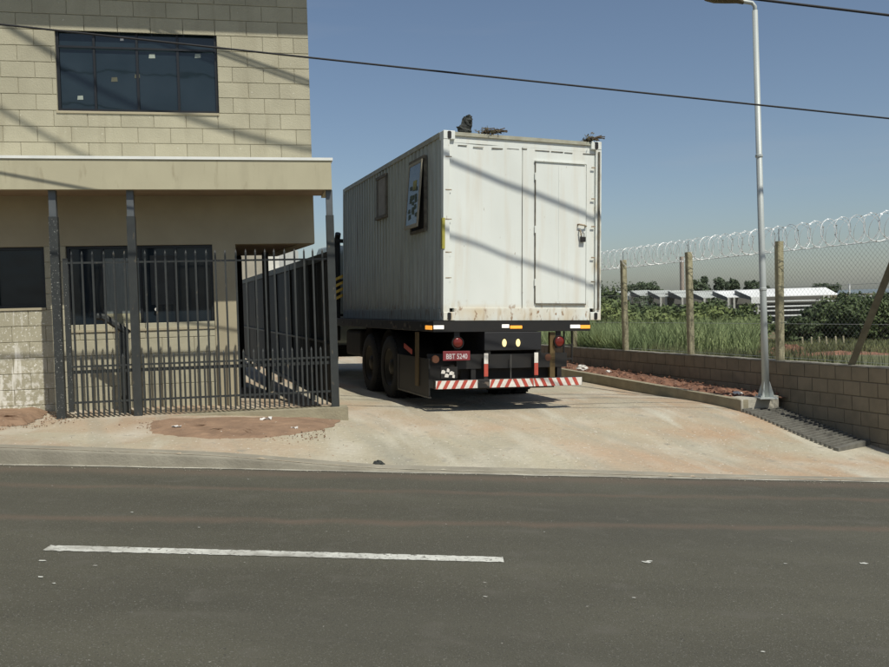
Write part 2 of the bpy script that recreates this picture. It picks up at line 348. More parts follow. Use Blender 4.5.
# paved yard, driveway and pavement in one sloping sheet
xs = np.linspace(-14, 9, 116); tv = np.concatenate([np.linspace(0, 6, 50), np.linspace(6.3, 16, 30), np.linspace(17, 32, 12)])
X = np.repeat(xs[None], len(tv), 0); Y = yk(xs)[None]+tv[:, None]+.0; Z = G(X, Y)
Z += .012*np.sin(X*1.7+Y*.6)*np.exp(-((Y-10)/2.5)**2)*np.clip(tv[:, None]-.3, 0, 1)
grid_mesh('driveway', X, Y, Z, M['paving'], kind='structure')
# kerb face with a rounded arris
xs = np.linspace(-14, 9, 560)
top = G(xs, yk(xs)); bot = Rd(xs)-.05
chip = nrs.normal(0, .0015, len(xs))+np.where(nrs.rand(len(xs)) > .96, -.008, 0)
rows = [(-.012, bot), (-.012, np.maximum(top-.03, bot)), (-.004+chip, top-.006+chip), (.02, top+.002+chip*.4), (.14, G(xs, yk(xs)+.14)+.004)]
X = np.repeat(xs[None], 5, 0); Y = np.stack([yk(xs)+r[0] for r in rows]); Z = np.stack([r[1] for r in rows])
grid_mesh('kerb', X, Y, Z, M['kerb'], kind='structure')
# thin pale line where dust gathers along the kerb foot
xs = np.linspace(-12, 9, 90)
X = np.repeat(xs[None], 2, 0); Y = np.stack([yk(xs)-.065+.008*np.sin(xs*5), yk(xs)-.014]); Z = Rd(X)+.004
grid_mesh('edge_line', X, Y, Z, M['edge_w'], kind='structure')
# lane marking
xs = np.linspace(-2.65, .36, 110)
yc = 5.62+.062*(xs+2.65)
X = np.repeat(xs[None], 2, 0); Y = np.stack([yc-.058+nrs.normal(0, .004, len(xs)), yc+.062+nrs.normal(0, .004, len(xs))]); Z = Rd(X)+.004
grid_mesh('lane_marking', X, Y, Z, M['line_w'], kind='structure')
fl = MB(); rr = random.Random(3)
for (x, y, s_) in [(1.35, 5.9, .03), (1.38, 5.93, .02), (2.95, 6.1, .025), (-2.55, 5.35, .018), (-2.42, 5.05, .016), (-2.3, 4.95, .012), (-2.2, 5.3, .012), (1.6, 4.4, .010), (.2, 5.05, .012), (1.1, 5.15, .012), (2.3, 4.3, .011)]+[(rr.uniform(-3.5, 3.5), rr.uniform(4.2, 8), rr.uniform(.006, .012)) for _ in range(6)]:
    z = float(Rd(x))+.005; k = [rr.uniform(.5, 1)*s_ for _ in range(5)]
    fl.add([(x+k[i]*math.cos(i*1.257)*1.6, y+k[i]*math.sin(i*1.257), z-.072*k[i]*math.cos(i*1.257)*1.6) for i in range(5)], [(0, 1, 2, 3, 4)])
fl.build('paint_flecks', M['line_w'], kind='stuff', label='tiny white flecks of paint and grit scattered on the asphalt', cat='paint flecks')
gr_ = MB(); rr = random.Random(13)
for i in range(420):
    if i < 300: x = rr.uniform(-6, 6); y = yk(x)-.03-abs(rr.gauss(0, .10)); z = float(Rd(x)); s_ = rr.uniform(.004, .012)
    else: x = rr.uniform(-5, 4.6); y = yk(x)+rr.uniform(.05, 2.8); z = g(x, y); s_ = rr.uniform(.003, .009)
    c0 = Vector((x, y, z+s_*.4)); vs = [c0+Vector((rr.uniform(.6, 1)*s_*a_, rr.uniform(.6, 1)*s_*b_, rr.uniform(.5, .8)*s_*c_)) for a_, b_, c_ in ((1, 0, 0), (0, 1, 0), (-1, 0, 0), (0, -1, 0), (0, 0, 1), (0, 0, -1))]
    gr_.add(vs, [(0, 1, 4), (1, 2, 4), (2, 3, 4), (3, 0, 4), (1, 0, 5), (2, 1, 5), (3, 2, 5), (0, 3, 5)])
gr_.build('grit', M['kerb'], kind='stuff', label='loose grit along the kerb foot and over the concrete apron', cat='grit')
# field to the horizon
WA = 9.76
def wx(y): return WA-.356*y
ys = np.concatenate([np.linspace(10.0, 40, 60)])
ds = np.concatenate([np.linspace(.06, 12, 40), np.geomspace(13, 900, 24)])
Y = np.repeat(ys[:, None], len(ds), 1); X = wx(Y)+ds[None]
Z = Fz(X, Y)+.05*np.sin(X*1.3)*np.cos(Y*.9)*np.minimum(1, ds[None]/2)
grid_mesh('field', X, Y, Z, M['field'], kind='structure')
ys = np.concatenate([np.linspace(40, 200, 40), np.geomspace(210, 3500, 30)]); xs = np.linspace(-1, 1, 61); xs = np.sign(xs)*np.abs(xs)**2.5*3000
X, Y = np.meshgrid(xs, ys); grid_mesh('far_field', X, Y, Fz(X, Y), M['field'], kind='structure')
xs = np.linspace(-3000, 3000, 31); ys = np.linspace(-3000, 3600, 31); X, Y = np.meshgrid(xs, ys)
grid_mesh('ground', X, Y, X*0-6.5, M['field'], kind='structure')
# distant ridge
xs = np.linspace(-2500, 2500, 121); 
X = np.repeat(xs[None], 3, 0); Y = np.stack([xs*0+2300, xs*0+2500, xs*0+2900])
hh = 3+5*np.abs(np.sin(xs*.0017+1))+3*np.sin(xs*.006)
Z = np.stack([xs*0-6.8, hh, xs*0-6.8]); grid_mesh('hills', X, Y, Z, M['hill'], kind='structure')

# soil patches
def patch(name, poly, mt, h=.02, bumpy=.0, n=26, **k):
    """soft-edged patch of soil laid over the paving"""
    P_ = np.array(poly); c = P_.mean(0); ths = np.linspace(0, 1, 60, endpoint=False)
    seg = np.linspace(0, len(P_), 60, endpoint=False); assert 60 % len(P_) == 0; ring = []
    for s_ in seg:
        i = int(s_); fr = s_-i; ring.append(P_[i]*(1-fr)+P_[(i+1) % len(P_)]*fr)
    ring = np.array(ring); vs = []; fs = []
    K = 8
    for q in range(K+1):
        t = q/K
        for j, p in enumerate(ring):
            w = c+(p-c)*(1-t*.999)
            w = w+nrs.normal(0, .014, 2)*(q < K-1)
            z = g(*w)+.004+h*min(1, t*5)+(bumpy*nrs.rand() if 0 < q < K-2 else bumpy*.5*(q > 0))
            if q == 0: z = g(*w)-.004
            vs.append((w[0], w[1], z))
    for q in range(K):
        for j in range(60): fs.append((q*60+j, q*60+(j+1) % 60, (q+1)*60+(j+1) % 60, (q+1)*60+j))
    me = bpy.data.meshes.new(name); me.from_pydata(vs, [], fs); me.materials.append(mt)
    return link(name, me, kind='structure', **k)
patch('soil_patch', [(-3.46, 10.02), (-3.34, 9.62), (-3.20, 9.28), (-2.9, 9.16), (-2.55, 9.13), (-2.2, 9.24), (-1.9, 9.42), (-1.65, 9.72), (-1.36, 10.22), (-1.32, 10.70), (-2.0, 10.56), (-2.75, 10.38)], M['brown_soil'], .012, .02)
patch('soil_patch', [(-6.4, 9.3), (-5.2, 9.35), (-4.72, 9.65), (-4.78, 9.98), (-5.0, 10.85), (-6.5, 10.5)], M['brown_soil'], .03, .05)

q = MB(); rr = random.Random(19)
for (cx_, cy_, rx_, ry_, n_) in ((-2.4, 9.80, 1.0, .52, 620), (-5.2, 9.9, .75, .75, 520)):
    for i in range(n_):
        th = rr.uniform(0, 2*math.pi); k = rr.gauss(.95, .13) if i % 3 else rr.random()
        x, y = cx_+rx_*k*math.cos(th), cy_+ry_*k*math.sin(th)
        if x > -1.3 or (cx_ > -4 and (y > 10.25 or x < -3.7)): continue
        s_ = rr.uniform(.004, .016); c0 = Vector((x, y, g(x, y)+.016 if k < .9 else g(x, y)+.004)); vs = [c0+Vector((rr.uniform(.6, 1)*s_*a_, rr.uniform(.6, 1)*s_*b_, rr.uniform(.5, .8)*s_*c_)) for a_, b_, c_ in ((1, 0, 0), (0, 1, 0), (-1, 0, 0), (0, -1, 0), (0, 0, 1), (0, 0, -1))]
        q.add(vs, [(0, 1, 4), (1, 2, 4), (2, 3, 4), (3, 0, 4), (1, 0, 5), (2, 1, 5), (3, 2, 5), (0, 3, 5)])
q.build('soil_crumbs', M['brown_soil'], kind='stuff', label='crumbs of brown soil strewn round the soil patches before the fence', cat='soil')

# ------------------------------------------------------------ the building on the left
TH = R_(11.5)
B = empty('two_storey_building', (-1.705, 11.6, 0), (0, 0, TH), 'khaki two storey concrete block building with a flat awning and dark windows', 'building')
B_T = Matrix.Translation((-1.705, 11.6, 0)) @ Matrix.Rotation(TH, 4, 'Z')
holes = [(-3.151, -1.182, 4.13, 5.21), (-5.6, -3.385, 1.66, 2.425), (-3.128, -1.33, 1.36, 2.43)]
def rects_minus(u0, u1, z0, z1, hs):
    us = sorted({u0, u1, *[min(max(h[i], u0), u1) for h in hs for i in (0, 1)]}); zs = sorted({z0, z1, *[min(max(h[i], z0), z1) for h in hs for i in (2, 3)]})
    out_ = []
    for a, b in zip(us, us[1:]):
        for c, d in zip(zs, zs[1:]):
            mu, mz = (a+b)/2, (c+d)/2
            if not any(h[0] < mu < h[1] and h[2] < mz < h[3] for h in hs): out_.append((a, b, c, d))
    return out_
wb = MB()
for (a, b, c, d) in rects_minus(-9, -.006, 3.40, 7.2, holes): wb.box((a, .006, c), (b, .2, d))
upper = wb.build('upper_wall', M['mortar'], B)
wb = MB()
for (a, b, c, d) in rects_minus(-9, 0, 2.43, 3.40, []): wb.box((a, 0, c), (b, .2, d))
wb.build('floor_beam', M['plaster'], B)
wb = MB()
for (a, b, c, d) in rects_minus(-9, -1.04, .1, 2.43, holes): wb.box((a, .008, c), (b, .2, d-.0))
lower = wb.build('lower_wall', M['mortar'], B)
MB().box((-1.325, 0, .1), (-1.036, .3, 2.43)).build('pillar', M['plaster'], B)
MB().box((-9, -.02, .05), (-1.33, .008, .30)).build('wall_footing', M['plaster'], B)
# side of the upper storey runs back parallel to the driveway
a20 = R_(8.5)
MB().add([(0, .2, 2.43), (-.0, .2, 7.2), (-.46, 3.0, 7.2), (-.46, 3.0, 2.43), (-.2, .2, 2.43), (-.2, .2, 7.2), (-.66, 3.0, 7.2), (-.66, 3.0, 2.43)], [(0, 3, 2, 1), (4, 5, 6, 7), (1, 2, 6, 5), (0, 4, 7, 3), (3, 7, 6, 2), (0, 1, 5, 4)]).build('side_wall', M['plaster'], B)
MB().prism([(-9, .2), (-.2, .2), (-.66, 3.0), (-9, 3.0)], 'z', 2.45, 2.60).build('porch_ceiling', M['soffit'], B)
MB().box((-9, 3.0, .1), (-.5, 3.2, 7.2)).build('rear_wall', M['porch_wall'], B)
bl = MB().box((-1.29, 2.93, .3), (-1.04, 2.99, 2.43)).build('door', M['interior'], B)
bpy.data.objects.remove([o for o in bpy.data.objects if o.name == 'rear_wall'][0])
rw = MB().box((-9, 3.0, .1), (-1.05, 3.2, 2.45)).box((-9, 3.0, 2.60), (-.5, 3.2, 7.2)).build('rear_wall', M['porch_wall'], B)
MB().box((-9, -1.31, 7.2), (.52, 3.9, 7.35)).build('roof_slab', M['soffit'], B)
MB().box((-9, -1.35, 7.35), (.56, 3.94, 7.43)).build('roof_edge', M['cap_white'], B)
# awning
MB().box((-9, -.87, 3.03), (.185, -.79, 3.385)).build('awning_fascia', M['fascia'], B)
MB().prism([(-.80, 3.03), (-.79, 3.385), (-.0, 3.385), (-.0, 3.03)], 'x', .105, .185).build('awning_return', M['fascia'], B)
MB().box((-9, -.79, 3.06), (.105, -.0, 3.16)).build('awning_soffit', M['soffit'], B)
MB().box((-9, -.885, 3.385), (.205, -.002, 3.418)).build('awning_flashing', M['cap_white'], B)
# blocks
cache = {}
def block_mesh(L_, mt, name, h=.194, proud=.012):
    k = (round(L_, 2), mt.name, h)
    if k not in cache: cache[k] = MB().chbox((0, 0, 0), (L_, proud, h), .004).mesh(name, mt)
    return cache[k]
nblk = 0
def lay(parent, mt, u0, u1, z0, z1, hs, pitch=.4, ch=.2, proud=.012, gap=.006, keep=lambda u, z: True, y=0, vis_lim=-4.9):
    global nblk
    rest = MB()
    r = 0; z = z0
    while z < z1-.05:
        u = u0-(pitch/2 if r % 2 else 0)
        while u < u1:
            a, b = max(u, u0), min(u+pitch, u1)
            segs = [(a, b)]
            for h in hs:
                if z+ch*.5 > h[2] and z+ch*.5 < h[3]:
                    ns_ = []
                    for (p, q) in segs:
                        if q <= h[0] or p >= h[1]: ns_.append((p, q))
                        else:
                            if p < h[0]: ns_.append((p, h[0]))
                            if q > h[1]: ns_.append((h[1], q))
                    segs = ns_
            for (p, q) in segs:
                Lb = q-p-gap
                if Lb < .03 or not keep((p+q)/2, z+.1): continue
                if p > vis_lim and z < 5.9 and nblk < 290:
                    link('block', block_mesh(Lb, mt, 'block', ch-gap, proud), parent, loc=(p+gap/2, y-.0035+rnd.uniform(-.0015, .0015), z+gap/2)); nblk += 1
                else: rest.chbox((p+gap/2, y-.0035, z+gap/2), (q-gap/2, y+.0085, z+ch-gap/2), .004)
            u += pitch
        z += ch; r += 1
    if rest.v: rest.build('block', mt, parent, kind='stuff')
lay(upper, M['block'], -8.8, 0, 3.53, 7.19, holes)
lay(lower, M['block_low'], -8.8, -1.33, .23, 2.43, holes)

def window(u0, u1, z0, z1, panes, glass, mull, name='window', vdepth=.06, fr=.035):
    w = MB()
    y0, y1 = vdepth-.02, vdepth+.03
    w.box((u0, y0, z0), (u1, y1, z0+fr)).box((u0, y0, z1-fr), (u1, y1, z1)).box((u0, y0+.001, z0+fr), (u0+fr, y1, z1-fr)).box((u1-fr, y0+.001, z0+fr), (u1, y1, z1-fr))
    wo = w.build(name, M['dark_frame'], B)
    st = [u0+fr]+list(panes)+[u1-fr]
    for a, b in zip(st, st[1:]):
        MB().box((a+.001, vdepth+.01, z0+fr), (b-.001, vdepth+.02, z1-fr)).build('pane', glass, wo)
    for p in panes: MB().box((p-mull/2, y0+.004, z0+fr), (p+mull/2, vdepth+.01, z1-fr)).build('mullion', M['dark_frame'], wo)
    return wo
w1 = window(-3.151, -1.182, 4.13, 5.21, (-2.70, -2.18, -1.68), M['glass_blue'], .028)
MB().box((-3.12, .035, 4.93), (-1.21, .045, 4.955)).build('transom', M['dark_frame'], w1)
for (u, z, s, c_) in ((-2.36, 5.06, .022, 'white_x'), (-2.89, 4.31, .036, 'sticker'), (-2.0, 4.86, .040, 'sticker'), (-1.43, 4.88, .038, 'sticker'), (-2.47, 4.55, .040, 'fascia_d'), (-2.19, 4.60, .034, 'fascia_d')):
    MB().add([(u-s, .067, z-s*.7), (u+s, .067, z-s*.6), (u+s*.9, .067, z+s*.8), (u-s*.8, .067, z+s*.7), (u-s, .069, z-s*.7), (u+s, .069, z-s*.6), (u+s*.9, .069, z+s*.8), (u-s*.8, .069, z+s*.7)], [(0, 1, 2, 3), (7, 6, 5, 4), (0, 4, 5, 1), (2, 6, 7, 3), (1, 5, 6, 2), (0, 3, 7, 4)]).build('paper_sticker', M[c_], w1)
window(-5.6, -3.385, 1.66, 2.425, (-4.5, -3.95), M['glass'], .03)
w3 = window(-3.128, -1.33, 1.36, 2.43, (-2.70, -2.24, -1.80), M['glass'], .03)
MB().box((-2.69, .060, 1.56), (-2.25, .0695, 2.27)).build('reflection_panel', M['window_reflection'], w3)  # opaque panels and strip imitate a reflection in the glass
MB().box((-2.69, .058, 1.42), (-2.25, .0695, 1.558)).build('reflection_strip', M['cream'], w3)
MB().box((-2.12, .060, 1.66), (-1.815, .0695, 2.30)).build('reflection_panel', mat('dim_reflection', (.05, .055, .055), None, 8, .8), w3)
MB().lathe([(.0, .03), (.022, .03), (.022, .045), (0, .045)], 10, 'y', (-2.06, 0, 1.60)).build('round_sticker', M['white_x'], w3)
for (u0_, u1_, z_) in ((-5.62, -3.385, 1.66), (-3.13, -1.33, 1.36), (-3.16, -1.18, 4.13)):
    MB().box((u0_-.0, -.018, z_-.03), (u1_+.0, .06, z_-.002)).build('window_sill', M['plaster'], B)
# overhang post behind the fence
MB().box((-.71, 2.2, .2), (-.61, 2.3, 2.45)).build('steel_column', M['fence'], B)

# ------------------------------------------------------------ fence, plinth
PL = MB(B_T).box((-3.3, -.92, -.1), (.30, -.62, .315))
tag(PL.build('fence_plinth', M['planter']), 'low greenish concrete plinth under the right half of the grey bar fence', 'plinth')
F = empty('bar_fence', tuple(B_T @ Vector((-3.08, -.77, .33))), (0, 0, TH), 'grey steel bar fence with pointed tall and short bars across the porch', 'fence')
fv = -.77; ox = 3.08
def fb(a, b): return MB().box((a[0]+ox, a[1]-fv, a[2]-.33), (b[0]+ox, b[1]-fv, b[2]-.33))
for u, spl in ((-3.085, True), (-2.215, False), (.155, False)):
    fb((u-.048, fv-.03, .30 if u > -3 else .33), (u+.048, fv+.06, 2.72)).build('post', M['fence_spl' if spl else 'fence'], F)
    fb((u-.040, fv-.025, 2.72), (u+.040, fv+.055, 3.03)).build('post_extension', M['fence_up'], F)
fb((-3.005, fv, .40), (-2.945, fv+.04, 2.23)).build('gate_stile', M['fence_spl'], F)
for (z, h, v) in ((2.165, .022, 0), (.93, .022, 0), (.855, .04, .025), (.50, .024, 0)):
    for a, b in ((-2.945, -2.263), (-2.167, .107)):
        fb((a, fv+v, z), (b, fv+v+.02, z+h)).build('rail', M['fence'], F)
def bar_mesh(h, w=.011):
    q = MB().box((-w, -w, 0), (w, w, h)); q.add([(-w, -w, h), (w, -w, h), (w, w, h), (-w, w, h), (0, 0, h+.04)], [(0, 1, 4), (1, 2, 4), (2, 3, 4), (3, 0, 4)]); return q.mesh('bar', M['fence'])
tall = bar_mesh(1.93); low = bar_mesh(.70)
u = -2.90; k = 0
while u < .10:
    if min(abs(u+2.215), abs(u-.155)) > .055:
        base = .335 if u < -3.2 else .325
        o_ = link('bar', tall if k % 2 == 0 else low, F, loc=(u+ox, .01-.012, base-.33+.02), rot=(0, rnd.uniform(-.004, .004), 0))
    u += .059; k += 1
# handrail of the porch ramp
H = empty('handrail', tuple(B_T @ Vector((-2.40, -.45, .33))), (0, 0, TH), 'dark handrail with sloping top arm on one post inside the porch', 'handrail')
MB().box((-.05, -.04, 0), (.05, .04, 1.0)).build('post', M['fence'], H)
MB().tube([(-.30, 0, 1.20), (-.22, 0, 1.19), (.0, 0, 1.03), (.06, 0, .98)], .045, 8).build('arm', M['fence'], H)

# side gate of sheet panels running back along the driveway
SG = empty('sheet_metal_gate', (-1.40, 10.95, .2), (0, 0, R_(18.6)), 'long dark sheet metal gate running back beside the driveway', 'gate')
gl = 13.6; npan = 8
MB().box((-.03, .0, 1.98), (.03, gl, 2.08)).build('top_rail', M['fence'], SG)
MB().box((-.03, .0, .13), (.03, gl, .19)).build('bottom_rail', M['fence'], SG)
for i in range(npan+1):
    MB().box((-.035, i*gl/npan-.03, .0), (.035, i*gl/npan+.03, 2.08 if i % npan else 2.2)).build('upright', M['fence'], SG)
for i in range(npan):
    y0, y1 = i*gl/npan+.031, (i+1)*gl/npan-.031
    q = MB(); n = 10; pts_ = []
    for j in range(n+1):
        yy = y0+(y1-y0)*j/n; pts_.append((.012 if j % 2 else -.012, yy))
    vs = [(p[0], p[1], zz) for zz in (.19, 1.98) for p in pts_]+[(p[0]+.004, p[1], zz) for zz in (.19, 1.98) for p in pts_]
    fs = [(j, j+1, n+2+j, n+1+j) for j in range(n)]+[(2*(n+1)+j, 3*(n+1)+j, 3*(n+1)+j+1, 2*(n+1)+j+1) for j in range(n)]
    q.add(vs, fs); q.build('sheet_panel', M['sheet'], SG)
MB().box((-.05, .3, .9), (.0, gl, .93)).build('middle_rail', M['fence'], SG)

# ------------------------------------------------------------ container and truck
a, t, q = R_(19.59), R_(1.685), R_(-.135)
rt = Vector((math.cos(a)*math.cos(t), math.sin(a)*math.cos(t), -math.sin(t)))
fw = Vector((-math.sin(a)*math.cos(q), math.cos(a)*math.cos(q), math.sin(q)))
up = rt.cross(fw).normalized(); fw = up.cross(rt)
CO = Vector((-.012, 11.803, 1.344))
def frame(o):
    m_ = Matrix.Identity(4)
    for i in range(3): m_[i][0] = rt[i]; m_[i][1] = fw[i]; m_[i][2] = up[i]; m_[i][3] = o[i]
    return m_
C = empty('shipping_container', label='white steel site office container with a cut-in door carried on the truck', cat='container', mw=frame(CO))
L_, W_, H_ = 6.06, 2.44, 2.59
# rear face : frame, sill, header, sheet panels, door
for x in (0, W_-.09):
    MB().box((x, .0, .118), (x+.09, .10, H_-.118)).build('corner_post', M['cwhite'], C)
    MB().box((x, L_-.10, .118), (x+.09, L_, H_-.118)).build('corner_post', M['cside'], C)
def casting(x, y, z):
    q = MB(); w, d, h = .17, .17, .118
    q.box((x, y, z), (x+w, y+d, z+h)); return q
hole = lambda x, y, z: MB().prism([(x-.028, z-.04), (x-.014, z-.052), (x+.014, z-.052), (x+.028, z-.04), (x+.028, z+.04), (x+.014, z+.052), (x-.014, z+.052), (x-.028, z+.04)], 'y', y-.003, y+.02)
for x in (0, W_-.17):
    for z in (0, H_-.118):
        for y in (-.006, L_-.165):
            c_ = casting(x, y, z).build('corner_casting', M['cwhite'] if y < 1 else M['cside'], C); bevel(c_, .008)
            if y < 1: hole(x+.085, y, z+.059).build('casting_hole', M['black'], c_)
MB().box((.17, .02, .0), (W_-.17, .10, .17)).build('rear_sill', M['cwhite'], C)
MB().box((.17, .01, H_-.06), (W_-.17, .10, H_-.01)).build('rear_header', M['rail_top'], C)
MB().box((.09, .035, H_-.15), (W_-.09, .09, H_-.06)).build('header_plate', M['cwhite'], C)
seams = [.09, 1.195, W_-.09]
dx0, dx1, dz0, dz1 = 1.40, 2.205, .24, 2.245
for i, (p, q_) in enumerate(zip(seams, seams[1:])):
    if i < 1:
        s = MB(); n = 15; zz = np.linspace(.17, H_-.15, 15); xx = np.linspace(p+.004, q_-.004, n)
        vs = [(x, .038+.005*math.sin(x*5.1+z*2.3)+.003*math.sin(z*6+x*9), z) for z in zz for x in xx]
        fs = [(r*n+c, r*n+c+1, (r+1)*n+c+1, (r+1)*n+c) for r in range(14) for c in range(n-1)]
        s.add(vs, fs); s.build('rear_panel', M['cwhite'], C, smooth=True)
s = MB()
for (a_, b_, c_, d_) in rects_minus(seams[1]+.006, seams[2], .17, H_-.15, [(dx0-.012, dx1+.012, dz0-.012, dz1+.012)]): s.box((a_, .036, c_), (b_, .05, d_))
s.build('rear_panel', M['cwhite'], C)
MB().box((.10, .052, .18), (W_-.10, .09, H_-.16)).build('rear_backing', M['cwhite'], C)
# long weld lip beside the seam and the ragged lip under the header
for (x, w) in ((1.195, .008),): MB().box((x-w*.5, .030, .17), (x+w*.2, .0395, H_-.17)).build('seam_strip', M['seam'], C)
s = MB()
for i in range(9):
    x = .2+i*.235+.1*rnd.random(); z = H_-.17-.03*rnd.random(); s.box((x, .026, z), (x+.08+.2*rnd.random(), .036, z+.004+.006*rnd.random()))
s.build('header_lip', M['seam'], C)
D = MB()
n = 5; zz = np.linspace(dz0, dz1, 12); xx = np.linspace(dx0, dx1, n)
D.box((dx0, .024, dz0), (dx1, .048, dz1))
door = D.build('door', M['cwhite'], C); bevel(door, .006)
MB().box((dx0+.36, .020, dz0+.03), (dx0+.368, .024, dz1-.03)).build('door_crease', M['cwhite'], door)
MB().box((dx0-.02, .004, dz1+.006), (dx1-.02, .026, dz1+.022)).build('drip_strip', M['cwhite'], door)
MB().box((dx0+.0, .012, dz0-.02), (dx1-.0, .028, dz0-.004)).build('door_threshold', M['seam'], door)
s = MB(); s.box((dx0-.014, .014, dz0), (dx0-.004, .036, dz1)).build('hinge_edge', M['seam'], door)
for z in (dz0+.25, dz0+1.0, dz0+1.75): MB().tube([(dx0-.012, .018, z), (dx0-.012, .018, z+.1)], .010, 8).build('hinge', M['cwhite'], door)
MB().tube([(2.07, .02, 1.38), (2.07, -.02, 1.38), (2.15, -.025, 1.37), (2.19, -.01, 1.36), (2.19, .02, 1.36)], .013, 8).build('handle', M['rust'], door)
MB().tube([(2.09, .02, 1.30), (2.09, -.02, 1.30), (2.10, -.022, 1.22)], .010, 8).build('hasp', M['rust'], door)
MB().tube([(2.115, -.012, 1.20), (2.115, -.012, 1.25), (2.135, -.012, 1.27), (2.155, -.012, 1.25), (2.155, -.012, 1.20)], .007, 6).build('padlock_shackle', M['chrome'], door)
bevel(MB().box((2.095, -.03, 1.13), (2.175, .0, 1.205)).build('padlock', M['black'], door), .008)
for z in (.55, .9, 1.35, 1.75, 2.2):
    MB().box((W_-.16, -.004, z), (W_-.10, .006, z+.018)).build('weld_tab', M['rust'], C)
    MB().box((.03, -.004, z+.03), (.12, .004, z+.042)).build('weld_tab', M['rust'], C)
# lashing bar on the right edge
MB().tube([(W_-.045, -.012, .15), (W_-.045, -.012, H_-.15)], .016, 8).build('lashing_bar', M['seam'], C)
# yellow label on left corner post
MB().box((-.004, .01, .98), (-.0005, .09, 1.40)).build('yellow_label', M['yellow'], C)
MB().box((-.02, -.014, .98), (.02, -.001, 1.40)).build('yellow_label', M['yellow'], C)
# corrugated sides, rails, roof
def corr(x, sgn):
    s = MB(); y = .10; prof = []
    while y < L_-.12:
        for (dy, dx) in ((0, 0), (.055, 0), (.08, .032), (.135, .032), (.16, 0)): prof.append((x+sgn*dx, y+dy))
        y += .18
    n = len(prof); vs = [(p[0], min(p[1], L_-.1), .16) for p in prof]+[(p[0], min(p[1], L_-.1), H_-.07) for p in prof]
    s.add(vs, [(i, i+1, n+i+1, n+i) for i in range(n-1)]); return s
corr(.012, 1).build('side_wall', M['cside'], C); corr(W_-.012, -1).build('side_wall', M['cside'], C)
corr(.06, 0).build('side_lining', M['interior'], C)
for x in (0, W_-.06):
    MB().box((x, .16, .0), (x+.06, L_-.16, .16)).build('bottom_rail', M['cside'], C)
    MB().box((x-.003, .16, H_-.07), (x+.06, L_-.16, H_-.0)).build('top_rail', M['rail_top'], C)
MB().box((.05, .02, H_-.035), (W_-.05, L_-.02, H_-.012)).build('roof', M['rail_top'], C)
MB().box((.05, .1, .10), (W_-.05, L_-.05, .14)).build('floor', M['chassis'], C)
MB().box((.09, L_-.06, .1), (W_-.09, L_-.03, H_-.05)).build('front_wall', M['cside'], C)
# side windows
sw = MB(); y0, y1, z0, z1 = .80, 1.42, 1.33, 2.33
sw.box((-.035, y0-.05, z1), (.02, y1+.05, z1+.05)).box((-.02, y0-.05, z0), (.02, y0, z1)).box((-.02, y1, z0), (.02, y1+.05, z1)).box((-.02, y0-.05, z0-.04), (.02, y1+.05, z0))
wn = sw.build('window_frame', M['seam'], C)
MB().box((-.008, y0, z0), (.018, y1, z1)).build('dark_opening', M['interior'], wn)
RS = Matrix.Translation((-.03, 0, z1)) @ Matrix.Rotation(R_(4.5), 4, 'Y')
sash = MB(RS).box((-.025, y0-.01, -.98), (.0, y1+.0, -.93)).box((-.02, y0-.01, -.93), (.0, y0+.03, 0)).box((-.02, y1-.03, -.93), (.0, y1, 0)).box((-.02, y0+.03, -.04), (.0, y1-.03, 0)).build('window_sash', mat('beige_sash', (.42, .38, .28), None, 8, .7), wn)
MB(RS).box((-.013, y0+.03, -.93), (-.008, y1-.03, -.04)).build('sash_glass', mat('dusty_glass', (.14, .145, .12), (.07, .085, .07), 5, .25), wn)
for r_ in range(5):
    for c_ in range(3):
        yy = y0+.07+c_*.15+rnd.uniform(-.04, .04); zz_ = -.44-r_*.095+rnd.uniform(-.03, .03)
        MB(RS).prism([(yy, zz_), (yy+.11, zz_+rnd.uniform(-.02, .02)), (yy+.10+rnd.uniform(-.03, .03), zz_+.06), (yy+.02, zz_+.065)], 'x', -.017, -.014).build('printed_patch', M['poster_g'], wn)
MB(RS).box((-.017, y0+.18, -.42), (-.014, y0+.34, -.28)).build('yellow_patch', M['yellow'], wn)
sw = MB().box((-.02, 2.80, 1.74), (.02, 2.86, 2.40)).box((-.02, 3.32, 1.74), (.02, 3.42, 2.40)).box((-.03, 2.8, 2.38), (.02, 3.42, 2.43)).box((-.045, 2.78, 1.70), (.02, 3.44, 1.75)).build('window_frame', M['seam'], C)
MB().box((-.014, 2.86, 1.75), (-.004, 3.32, 2.38)).build('boarded_pane', mat('dusty_board', (.34, .31, .26), None, 6, .8), sw)

# things lying on the container roof
CT = frame(CO)
def on_roof(x, y): return tuple(CT @ Vector((x, y, H_)))
def lump(name, pts, label, cat, mt, seed):
    q = MB(); rr = random.Random(seed)
    for (p, s) in pts:
        n = 10; rings = 7; vs = []
        for i in range(rings+1):
            ph = math.pi*i/rings
            for j in range(n):
                th = 2*math.pi*j/n; k = 1+.28*rr.uniform(-1, 1)
                vs.append((p[0]+s[0]*math.sin(ph)*math.cos(th)*k, p[1]+s[1]*math.sin(ph)*math.sin(th)*k, p[2]+s[2]*math.cos(ph)*k))
        q.add(vs, [(i*n+j, i*n+(j+1) % n, (i+1)*n+(j+1) % n, (i+1)*n+j) for i in range(rings) for j in range(n)])
    return q
e = lump('x', [((0, 0, .05), (.10, .07, .06)), ((.02, .0, .13), (.065, .05, .09)), ((.055, 0, .20), (.05, .05, .06)), ((.09, 0, .14), (.022, .03, .09))], '', '', None, 3).build('crumpled_sack', M['scrap'], loc=on_roof(.33, .10), rot=(0, R_(8), a))
tag(e, 'crumpled dark sack standing up on the container roof near its left rear corner', 'sack')
